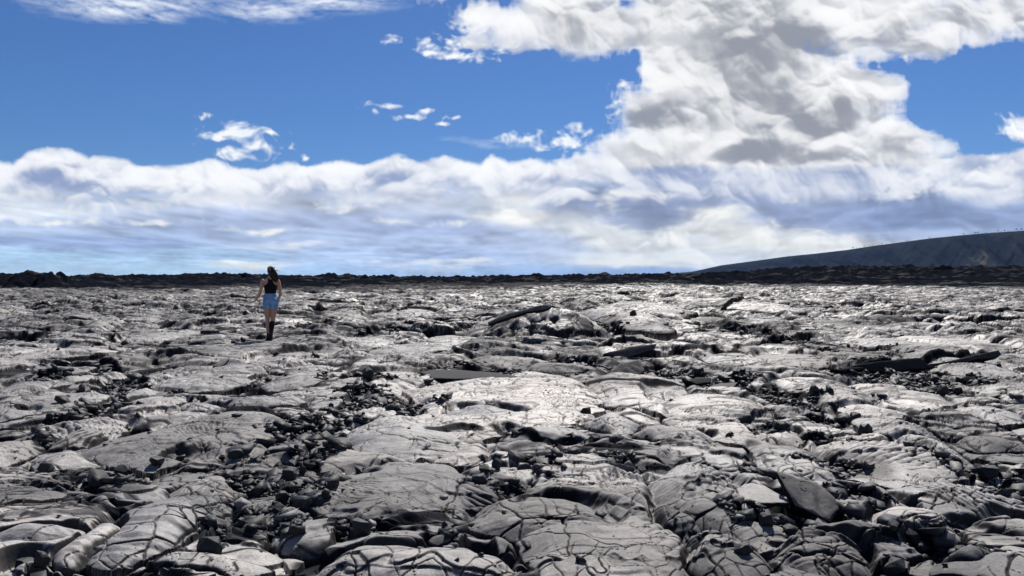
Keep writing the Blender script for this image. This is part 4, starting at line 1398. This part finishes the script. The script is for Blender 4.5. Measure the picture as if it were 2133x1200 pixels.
# ------------------------------------------------------------------ light
EXPOSURE = 0.50
SKY_TINT, SKY_STRENGTH, CLOUD_STRENGTH = (.29, .46, .72), .074, .79
SUN_EL, SUN_AZ = math.radians(50), math.radians(12)      # azimuth clockwise from +Y (ahead), slightly right
sd = Vector((math.sin(SUN_AZ) * math.cos(SUN_EL), math.cos(SUN_AZ) * math.cos(SUN_EL), math.sin(SUN_EL)))
sun_d = bpy.data.lights.new('sun', 'SUN')
sun_d.energy = 5.0
sun_d.angle = math.radians(.53)
sun_d.color = (1, .955, .89)
sun = bpy.data.objects.new('sun', sun_d)
COL.objects.link(sun)
sun.rotation_euler = sd.to_track_quat('Z', 'Y').to_euler()
sun.location = (0, 0, 60)

# ------------------------------------------------------------------ clouds, worked out as a lit density field by bearing and elevation
def lin(c):
    c = np.asarray(c, float) / 255.0
    return np.where(c <= .04045, c / 12.92, ((c + .055) / 1.055) ** 2.4)


SKY_U0, SKY_U1, SKY_V0, SKY_V1, SKY_PX = -300.0, 2440.0, -430.0, 600.0, 2.0


def axis_interp(n, step, period, rng_off):
    x = np.arange(n) * step / period + rng_off
    i = np.floor(x).astype(int)
    f = x - i
    f = f * f * (3 - 2 * f)
    return i, f.astype(F32)


def noise3(shape, steps, period, rng):
    """smooth lattice noise in -1..1 on a regular box of points"""
    ax = [axis_interp(n, s, p, rng.random()) for n, s, p in zip(shape, steps, period)]
    g = rng.uniform(-1, 1, [a[0].max() + 2 for a in ax]).astype(F32)
    for k, (i, f) in enumerate(ax):
        a = np.take(g, i, k); b = np.take(g, i + 1, k)
        sh = [1, 1, 1]; sh[k] = len(i)
        g = a + (b - a) * f.reshape(sh)
    return g


def noise2(shape, steps, period, rng):
    return noise3((shape[0], shape[1], 1), (steps[0], steps[1], 1), (period[0], period[1], 10), rng)[:, :, 0]


CUMULUS = [
    (1420, 50, 140, 100), (1190, 35, 130, 85), (1080, 55, 85, 52), (1010, 40, 60, 40), (1225, 95, 95, 50), (1120, 85, 70, 35), (1290, 60, 60, 60),
    (1000, 88, 46, 22), (1580, 40, 220, 110), (1800, 30, 250, 85), (2060, 30, 220, 62), (1900, 80, 150, 52), (2010, 78, 90, 30),
    (1800, 108, 100, 34), (1440, 160, 110, 100), (1600, 170, 190, 120), (1700, 240, 150, 90), (1390, 240, 105, 80), (1800, 205, 80, 52), (1850, 190, 42, 32),
    (1480, 300, 220, 62), (1780, 300, 150, 58), (1320, 310, 100, 38), (1640, 330, 300, 70), (1890, 300, 66, 44), (1960, 312, 34, 24), (1560, 370, 360, 48),
    (1220, 345, 110, 32), (1860, 360, 220, 50), (1300, 375, 150, 40), (2250, 20, 200, 70), (1650, -60, 700, 90), (1250, -40, 240, 60), (1800, -150, 520, 100), (1450, -190, 260, 80), (2100, -230, 260, 70),
    (1550, 200, 150, 90), (1500, 110, 150, 90), (1600, 285, 200, 60), (1480, 300, 90, 60), (1560, 310, 120, 50), (1700, 300, 150, 50), (1400, 330, 200, 50), (1790, 270, 90, 50), (1300, 345, 140, 40), (2150, 268, 60, 30),
]
SMALL = [
    (495, 285, 68, 18), (492, 268, 30, 13), (532, 308, 55, 18), (505, 322, 40, 26), (440, 245, 28, 6), (470, 292, 52, 7), (560, 282, 26, 6),
    (820, 90, 17, 11), (795, 222, 38, 8), (775, 232, 15, 8), (850, 243, 36, 7), (885, 229, 17, 7), (912, 258, 21, 5), (945, 247, 20, 5),
    (1218, 278, 32, 15), (1140, 306, 26, 11), (2118, 265, 42, 24), (636, 330, 10, 9), (905, 98, 40, 12), (960, 92, 60, 18), (900, 112, 24, 6), (955, 118, 50, 14), (985, 40, 40, 30), (1050, 105, 40, 16), (1285, 215, 22, 30), (1300, 180, 18, 16), (1180, 300, 50, 14), (1100, 290, 60, 14)]

BAND_TOP = [(-300, 345), (-150, 335), (0, 340), (30, 345), (60, 322), (105, 311), (150, 316), (190, 332), (225, 330), (300, 342), (345, 350), (400, 342), (450, 330),
            (490, 345), (540, 352), (600, 338), (640, 346), (700, 332), (760, 342), (830, 322), (870, 336), (930, 324), (1000, 338), (1022, 318), (1060, 330),
            (1105, 318), (1160, 332), (1250, 335), (1500, 330), (1900, 335), (1990, 322), (2050, 318), (2133, 308), (2440, 300)]
# grey thick bases inside the clouds: (u, v, half width, half height, strength)
GREY = [(1620, 95, 130, 75, 1.15), (1560, 130, 190, 70, .45), (1690, 248, 120, 40, 1.1), (1575, 316, 75, 24, 1.1), (1370, 245, 85, 26, .95), (1640, 190, 60, 60, .8), (1740, 60, 90, 30, .4), (1490, 75, 60, 30, .4), (1430, 250, 90, 30, .35), (1250, 50, 110, 50, .35), (1870, 90, 120, 40, .5),
        (2060, 40, 120, 36, .35), (1500, 20, 160, 40, .45), (1820, 230, 60, 34, .45), (1880, 300, 90, 20, .4), (1720, 330, 110, 14, .4), (1390, 360, 100, 14, .3),
        (1600, 190, 120, 60, .5), (1660, 160, 80, 60, .5), (85, 365, 70, 28, .95), (140, 385, 70, 22, .6), (330, 372, 26, 12, .6), (600, 420, 140, 36, .5), (800, 370, 90, 24, .5), (880, 420, 150, 40, .6),
        (1130, 370, 60, 26, .5), (1000, 440, 160, 40, .4), (1750, 355, 80, 20, .4), (2080, 350, 90, 30, .35), (300, 400, 120, 18, .4)]
# the layered cloud below the bank: colour by place (u, v, half width, half height, sRGB)
LAYER = [
    (0, 400, 160, 24, (205, 215, 226)), (160, 400, 130, 20, (150, 172, 210)), (60, 440, 160, 16, (206, 216, 228)), (300, 430, 160, 20, (170, 188, 218)), (470, 410, 90, 24, (236, 238, 240)),
    (20, 475, 200, 14, (170, 190, 222)), (250, 470, 200, 12, (152, 174, 214)), (100, 505, 240, 12, (140, 166, 212)), (60, 535, 200, 14, (165, 203, 236)), (200, 560, 260, 14, (160, 203, 238)),
    (420, 530, 160, 12, (160, 195, 230)), (600, 455, 200, 20, (158, 176, 214)), (650, 420, 160, 20, (176, 190, 216)), (700, 500, 240, 16, (158, 180, 218)), (610, 510, 90, 5, (205, 216, 230)),
    (520, 552, 70, 6, (226, 232, 228)), (760, 540, 200, 12, (164, 190, 228)), (900, 470, 160, 18, (152, 172, 214)), (930, 430, 140, 18, (180, 194, 218)), (1060, 440, 60, 24, (236, 235, 228)),
    (900, 545, 120, 7, (200, 214, 230)), (970, 530, 110, 14, (160, 184, 226)), (800, 565, 300, 9, (148, 184, 228)), (1080, 500, 130, 20, (166, 184, 218)), (1100, 560, 160, 10, (146, 178, 222)),
    (1200, 470, 70, 24, (205, 212, 220)), (1340, 435, 170, 26, (134, 152, 192)), (1480, 415, 120, 14, (140, 156, 192)), (1300, 465, 90, 12, (150, 168, 204)), (1240, 495, 40, 20, (226, 228, 222)),
    (1500, 450, 60, 14, (224, 224, 214)), (1420, 500, 140, 22, (206, 212, 214)), (1560, 500, 140, 24, (222, 224, 218)), (1300, 540, 100, 14, (214, 220, 222)), (1500, 540, 160, 18, (206, 214, 218)),
    (1700, 505, 90, 12, (216, 218, 214)), (1700, 440, 160, 30, (136, 154, 194)), (1900, 440, 220, 36, (120, 142, 188)), (2100, 450, 160, 34, (132, 154, 198)), (1650, 405, 120, 14, (150, 166, 196)),
    (1900, 490, 180, 12, (150, 170, 206)), (2100, 410, 120, 16, (160, 180, 212)), (1180, 570, 200, 8, (122, 158, 212)), (2250, 480, 200, 30, (140, 162, 204)), (1160, 530, 80, 12, (176, 194, 222)),
    (-200, 420, 200, 40, (190, 204, 224)), (120, 565, 400, 16, (176, 208, 236)), (-200, 510, 200, 30, (150, 176, 216)), (1820, 505, 120, 10, (206, 210, 212)),
]


def cloud_map():
    rng = np.random.default_rng(11)
    nu = int((SKY_U1 - SKY_U0) / SKY_PX); nv = int((SKY_V1 - SKY_V0) / SKY_PX)
    U = (SKY_U0 + (np.arange(nu) + .5) * SKY_PX).astype(F32)
    V = (SKY_V0 + (np.arange(nv) + .5) * SKY_PX).astype(F32)          # top to bottom
    nw, dw = 34, 9.0
    W = ((np.arange(nw) - nw / 2 + .5) * dw).astype(F32)
    st = (SKY_PX, SKY_PX, dw)
    shp = (nv, nu, nw)
    nz = None
    for p, a, asp in ((210, .8, 1.5), (105, .8, 1.3), (52, .70, 1.15), (26, .50, 1.05), (13, .30, 1.), (7, .17, 1.)):
        k = noise3(shp, st, (p, p * asp, max(p, 20)), rng) * a
        if p < 110:
            k = k * .45 + (np.abs(k) * 2 - a * .62) * .62 * (-1)
        nz = k if nz is None else nz + k
    fld = np.full(shp, -3, F32)
    for (u, v, ru, rv) in CUMULUS:
        m = 1.7
        iu = np.nonzero(np.abs(U - u) < ru * m)[0]; iv = np.nonzero(np.abs(V - v) < rv * m)[0]
        if not len(iu) or not len(iv):
            continue
        rw = min(max(rv, 16), 120)
        q = ((U[iu] - u) / ru) ** 2
        r = ((V[iv] - v) / rv) ** 2
        s = (W / rw) ** 2
        t = 1 - np.sqrt(r[:, None, None] + q[None, :, None] + s[None, None, :])
        t = t * min(1.0, .45 + rv / 80.0) * 1.9
        sl = np.s_[iv[0]:iv[-1] + 1, iu[0]:iu[-1] + 1, :]
        fld[sl] = np.maximum(fld[sl], t)
    d1 = np.clip(fld + nz * np.clip(1.0 - .30 * fld, .30, 1) * .95 - .05, 0, .55)
    # the long bank
    top = np.interp(U, [p[0] for p in BAND_TOP], [p[1] for p in BAND_TOP]).astype(F32)
    bb = np.clip((V[:, None] - top[None, :] - 2) / 34, -2, 1.2) - 1.0 * np.clip((V[:, None] - 400) / 60, 0, 3)
    bank = bb[:, :, None] * 1.6 - 1.2 * (W / 150)[None, None, :] ** 2
    d2 = np.clip(bank + nz * .62 - .1, 0, .55)
    dens = np.maximum(d1, d2)
    isb = (d2 > d1)
    # light sweep from the sun's side (above, beyond, a little to the right)
    tau = np.zeros((nu, nw), F32)
    lit = np.empty(shp, F32)
    for r in range(nv):
        if r:
            s = tau + dens[r - 1] * SKY_PX
            s = s * .85 + .15 * np.roll(s, -1, 0)
            t2 = np.empty_like(s); t2[:, :-1] = s[:, 1:]; t2[:, -1] = 0
            tau = .78 * s + .22 * t2
        lit[r] = tau
    k = .055
    sun = .62 * np.exp(-k * lit) + .38 * np.exp(-k * .16 * lit)
    powder = 1 - .35 * np.exp(-dens * 7)
    sun = sun * powder
    # front to back
    ext = 1 - np.exp(-dens * .050 * dw * 1.5)
    T = np.cumprod(np.concatenate([np.ones((nv, nu, 1), F32), 1 - ext[:, :, :-1]], 2), 2)
    wgt = T * ext
    alpha = wgt.sum(2)
    S = (wgt * sun).sum(2) / np.maximum(alpha, 1e-4)
    Bk = (wgt * isb).sum(2) / np.maximum(alpha, 1e-4)
    dep = (wgt * lit).sum(2) / np.maximum(alpha, 1e-4)
    grey = np.zeros((nv, nu), F32)
    g2 = noise2((nv, nu), (SKY_PX, SKY_PX), (40, 60), rng) * .45 + noise2((nv, nu), (SKY_PX, SKY_PX), (18, 26), rng) * .25 + noise2((nv, nu), (SKY_PX, SKY_PX), (9, 11), rng) * .12
    for (u, v, ru, rv, sg) in GREY:
        t = np.sqrt(((U[None, :] - u) / ru) ** 2 + ((V[:, None] - v) / rv) ** 2) + g2 * 1.1
        t = np.clip((1.45 - t) / 1.3, 0, 1)
        grey = np.maximum(grey, sg * t * t * (3 - 2 * t))
    # billows seen in relief against the light
    wu = noise2((nv, nu), (SKY_PX, SKY_PX), (90, 110), rng) * 26 + noise2((nv, nu), (SKY_PX, SKY_PX), (34, 40), rng) * 10
    wv = noise2((nv, nu), (SKY_PX, SKY_PX), (80, 110), rng) * 22 + noise2((nv, nu), (SKY_PX, SKY_PX), (30, 36), rng) * 9
    uu = (U[None, :] + wu).astype(F32); vq = (V[:, None] + wv).astype(F32)
    rel = 0
    for p, a_ in ((120, 1.0), (58, .62), (28, .40), (14, .30), (7, .20), (4, .14)):
        rel = rel + a_ * p * (np.abs(perlin(uu / (p * 1.2), vq / (p * .95), 400 + p)) + .5 * perlin(uu / (p * .9), vq / (p * .8), 430 + p))
    emb = 0
    for sh_, wt in ((2, .7), (4, .6), (9, .5)):
        emb = emb + wt * (rel - np.roll(np.roll(rel, sh_, 0), -max(1, sh_ // 3), 1)) / (sh_ * 2)
    emb = np.tanh(emb * .30)
    low = noise2((nv, nu), (SKY_PX, SKY_PX), (70, 120), rng) * .6 + noise2((nv, nu), (SKY_PX, SKY_PX), (36, 60), rng) * .4
    shade_t = lin((142, 147, 157)); shade_b = lin((132, 150, 188))
    lit_t = lin((250, 250, 250)); lit_b = lin((246, 247, 248))
    q = .48 + .55 * S + .25 * emb + .16 * low
    lowband = np.clip((V[:, None] - top[None, :] - 40) / 60, 0, 1) * Bk
    q = q - .16 * Bk + .04 * lowband - .20 * lowband * np.clip(.5 + 2.2 * low, 0, 1) - .74 * grey * (1 - .4 * emb)
    q = (1 / (1 + np.exp(-5.2 * (q - .48))))[:, :, None]
    ct = shade_t + (lit_t - shade_t) * q
    cb = shade_b + (lit_b - shade_b) * q
    col = ct * (1 - Bk[:, :, None]) + cb * Bk[:, :, None]
    # the layer below the bank
    wsum = np.full((nv, nu), 1e-3); csum = np.zeros((nv, nu, 3)) + 1e-3 * lin((165, 190, 225))
    n_s = np.zeros((nv, nu), F32)
    vv = np.maximum(600 - V, 34)[:, None]
    px = (U[None, :] - 1066) / vv * 60; py = 9000.0 / vv + 0 * U[None, :]
    for sx, sy, a in ((60, 14, .6), (26, 7, .4), (12, 4.5, .2)):
        n_s = n_s + a * np.clip((585 - V[:, None]) / 40, 0, 1) * perlin((px / sx).astype(F32), (py / sy + px / sx * .25).astype(F32), int(sx) + 200)
    flat = (noise2((nv, nu), (SKY_PX, SKY_PX), (16, 120), rng) * .5 + noise2((nv, nu), (SKY_PX, SKY_PX), (9, 60), rng) * .3 + noise2((nv, nu), (SKY_PX, SKY_PX), (5, 22), rng) * .2)
    puff = nz[:, :, nw // 2]
    warpv = 12 * flat + .30 * wv + 5 * puff
    warpu = 50 * flat + .6 * wu + 14 * puff
    for (u, v, ru, rv, c) in LAYER:
        e = np.exp(-1.3 * (((U[None, :] + warpu - u) / ru) ** 2 + ((V[:, None] + warpv - v) / rv) ** 2))
        c = np.asarray(c, float); c = c * .80 + .20 * (c.mean() + 14)
        wsum += e; csum += e[:, :, None] * lin(c)
    lay = csum / wsum[:, :, None]
    right = np.clip((U - 950) / 250, 0, 1)[None, :]
    emb2 = np.tanh(.3 * (np.roll(rel, 0) - np.roll(np.roll(rel, 5, 0), -3, 1)) / 6)
    mod = 1 + (1 - right) * (.42 * n_s + .22 * flat + .06 * emb2) + right * (.16 * emb2 + .22 * flat + .22 * low + .10 * n_s)
    lay = lay * np.clip(mod, .6, 1.5)[:, :, None]
    la = np.clip((V[:, None] - (top[None, :] + 26)) / 40, 0, 1)
    la = la * (1 - .25 * np.clip((V[:, None] - 515) / 40, 0, 1) * np.clip((700 - U[None, :]) / 500, 0, 1))
    # brighter heaps standing in the layer
    mf = 0
    for p, a_ in ((44, .6), (22, .45), (11, .32), (6, .22)):
        mf = mf + a_ * perlin((uu / p / 1.9).astype(F32), (vq / p).astype(F32), 560 + int(p))
    hs_ = np.full((nv, nu), -3.0)
    for (u, v, ru, rv) in ((455, 402, 90, 26), (400, 420, 60, 14), (1050, 436, 50, 24), (950, 466, 60, 8), (820, 462, 60, 8), (1240, 470, 50, 34), (1500, 448, 60, 16), (1600, 488, 110, 22), (1400, 500, 120, 18),
                           (1330, 545, 90, 12), (1520, 540, 110, 14), (1000, 390, 140, 24), (1180, 400, 90, 20), (40, 400, 110, 22), (230, 432, 100, 12), (700, 432, 80, 10), (1720, 500, 80, 12), (610, 510, 80, 5),
                           (100, 462, 160, 8), (330, 462, 120, 7), (540, 478, 90, 6), (1320, 400, 120, 16), (1500, 398, 140, 16), (1700, 396, 120, 14), (1900, 392, 140, 16), (2080, 388, 120, 18), (760, 408, 90, 14)):
        t = 1 - np.sqrt(((U[None, :] + .4 * wu - u) / (ru * 1.2)) ** 2 + ((V[:, None] + .35 * wv - v) / (rv * 1.25)) ** 2)
        hs_ = np.maximum(hs_, t)
    ha = np.clip(hs_ * 1.0 + mf * 1.2 * np.clip(1.1 + hs_, 0, 1) - .05, 0, 1) ** 1.3 * .85
    hc = lin((206, 214, 226)) + (lin((243, 242, 238)) - lin((206, 214, 226))) * np.clip(.55 + .6 * emb, 0, 1)[:, :, None]
    lay = lay * (1 - ha[:, :, None]) + hc * ha[:, :, None]
    # small far cumulus on the skyline
    for (u, v, ru, rv) in ((520, 553, 60, 8), (470, 556, 30, 5), (610, 553, 40, 6), (105, 557, 16, 4), (890, 545, 40, 8), (960, 543, 50, 8), (1010, 540, 20, 6), (850, 550, 30, 5),
                           (1310, 545, 60, 9), (1240, 548, 40, 7), (1350, 550, 30, 6), (1420, 540, 50, 8), (200, 556, 30, 4)):
        t = 1 - np.sqrt(((U[None, :] - u) / ru) ** 2 + ((V[:, None] - v) / rv) ** 2) + puff * .55
        t = np.clip(t * 1.6, 0, 1) * np.clip((v + rv * .8 - V[:, None]) / 4, 0, 1)
        c = lin((228, 230, 226))
        lay = lay * (1 - .75 * t[:, :, None]) + .75 * t[:, :, None] * c
        la = np.maximum(la, .75 * t)
    # high thin streaks, top left
    cu = U[None, :] + 0 * V[:, None]; cv = V[:, None] - .22 * (U[None, :] - 200) * (U[None, :] < 520) + 0 * U[None, :]
    fib = (perlin((cu / 90).astype(F32), (cv / 16).astype(F32), 301) * .6 + perlin((cu / 38).astype(F32), (cv / 8).astype(F32), 302) * .45
           + perlin((cu / 16).astype(F32), (cv / 5).astype(F32), 303) * .3 + perlin((cu / 7).astype(F32), (cv / 3).astype(F32), 304) * .16)
    cir = np.zeros((nv, nu))
    for (u, v, ru, rv, a) in ((270, 18, 150, 24, .75), (200, -8, 140, 26, .7), (330, 38, 60, 16, .5), (400, 12, 60, 14, .5), (560, 24, 110, 22, .62), (690, 6, 130, 22, .62), (600, 36, 60, 10, .4), (450, -30, 340, 34, .6), (300, -110, 260, 26, .45),
                              (1040, 300, 90, 14, .22), (960, 290, 80, 10, .1)):
        t = ((U[None, :] - u) / ru) ** 2 + ((V[:, None] - v) / rv) ** 2
        cir = np.maximum(cir, a * np.exp(-t * 1.1))
    cir = np.clip(cir * (1 + 1.3 * fib) - .06, 0, .9)
    # stack: thin streaks and layer behind, bank and towers before them
    out = np.zeros((nv, nu, 3)); oa = np.zeros((nv, nu))

    def over(c, a):
        nonlocal out, oa
        out = c * a[:, :, None] + out * (1 - a[:, :, None])
        oa = a + oa * (1 - a)
    # scraps of cumulus
    fine = 0
    for p, a_ in ((30, .55), (15, .42), (8, .30), (4.5, .2)):
        fine = fine + a_ * perlin((uu / p / 1.5).astype(F32), (vq / p).astype(F32), 500 + int(p))
    sc_ = np.full((nv, nu), -3.0)
    for (u, v, ru, rv) in SMALL:
        t = 1 - np.sqrt(((U[None, :] + .3 * wu - u) / (ru * 1.15)) ** 2 + ((V[:, None] + .25 * wv - v) / (rv * 1.2)) ** 2)
        sc_ = np.maximum(sc_, t)
    sa = np.clip(sc_ * 1.1 + fine * 1.35 * np.clip(1.2 + sc_, 0, 1) - .08, 0, 1)
    sa = sa ** 1.35 * .92
    scol = lin((226, 234, 244)) + (lin((252, 252, 250)) - lin((226, 234, 244))) * np.clip(.55 + .5 * emb, 0, 1)[:, :, None]
    over(lin((232, 238, 246)) + 0 * out, cir)
    over(scol, sa)
    over(lay, la)
    over(col, np.clip(alpha * (1 - 1.0 * np.clip((V[:, None] - 392 - 26 * low - 14 * emb) / 26, 0, 1)), 0, 1))
    rgb = out / np.maximum(oa, 1e-4)[:, :, None]
    return rgb.astype(F32), oa.astype(F32)


# ------------------------------------------------------------------ sky
rgb, alpha = cloud_map()
nv_, nu_ = alpha.shape
fade = np.clip((np.arange(nv_) - 2) / 60.0, 0, 1)[:, None]
buf = np.concatenate([rgb, (alpha * fade)[:, :, None]], 2)[::-1]
img = bpy.data.images.new('cloud_sky', nu_, nv_, alpha=True, float_buffer=True)
img.colorspace_settings.name = 'Linear Rec.709'
img.alpha_mode = 'CHANNEL_PACKED'
img.pixels.foreach_set(np.ascontiguousarray(buf, F32).ravel())
img.update()
w = bpy.data.worlds.new('World')
SC.world = w
w.use_nodes = True
nt = w.node_tree
N, L = nt.nodes.new, nt.links.new
bg = nt.nodes['Background']; wo = nt.nodes['World Output']
sky = N('ShaderNodeTexSky')
sky.sky_type = 'NISHITA'
sky.sun_disc = False
sky.sun_elevation = SUN_EL
sky.sun_rotation = SUN_AZ
sky.air_density = 1.0; sky.dust_density = .3; sky.ozone_density = 3.0
tint = N('ShaderNodeMix'); tint.data_type = 'RGBA'; tint.blend_type = 'MULTIPLY'; tint.inputs[0].default_value = 1
tint.inputs[7].default_value = (*SKY_TINT, 1)
L(sky.outputs[0], tint.inputs[6]); L(tint.outputs[2], bg.inputs['Color'])
bg.inputs['Strength'].default_value = SKY_STRENGTH
# bearing and elevation -> place on the cloud map
tc = N('ShaderNodeTexCoord'); sx = N('ShaderNodeSeparateXYZ')
L(tc.outputs['Generated'], sx.inputs[0])


def mth(op, a, b=None, clamp=False):
    n = N('ShaderNodeMath'); n.operation = op; n.use_clamp = clamp
    for i, q in enumerate((a, b)):
        if q is None:
            continue
        if isinstance(q, (int, float)):
            n.inputs[i].default_value = q
        else:
            L(q, n.inputs[i])
    return n.outputs[0]


yy = mth('MAXIMUM', mth('ABSOLUTE', sx.outputs['Y']), .25)
uu_ = mth('DIVIDE', mth('SUBTRACT', mth('ADD', mth('MULTIPLY', mth('DIVIDE', sx.outputs['X'], yy), FPX), 1066.5), SKY_U0), SKY_U1 - SKY_U0)
vv_ = mth('DIVIDE', mth('ADD', mth('MULTIPLY', mth('DIVIDE', sx.outputs['Z'], yy), FPX), SKY_V1 - 574.0), SKY_V1 - SKY_V0)
vv_ = mth('MINIMUM', mth('MAXIMUM', vv_, .002), .998)
cx_ = N('ShaderNodeCombineXYZ'); L(uu_, cx_.inputs[0]); L(vv_, cx_.inputs[1])
it = N('ShaderNodeTexImage'); it.image = img; it.extension = 'MIRROR'; it.interpolation = 'Cubic'
L(cx_.outputs[0], it.inputs['Vector'])
bc = N('ShaderNodeBackground'); bc.inputs['Strength'].default_value = CLOUD_STRENGTH
L(it.outputs['Color'], bc.inputs['Color'])
ms = N('ShaderNodeMixShader')
L(it.outputs['Alpha'], ms.inputs[0]); L(bg.outputs[0], ms.inputs[1]); L(bc.outputs[0], ms.inputs[2]); L(ms.outputs[0], wo.inputs['Surface'])

SC.view_settings.view_transform = 'Standard'
SC.view_settings.look = 'None'
SC.view_settings.gamma = 1
SC.view_settings.exposure = EXPOSURE
SC.render.engine = 'CYCLES'
SC.cycles.use_denoising = True
SC.cycles.max_bounces = 5
print('done', time.time() - T0)
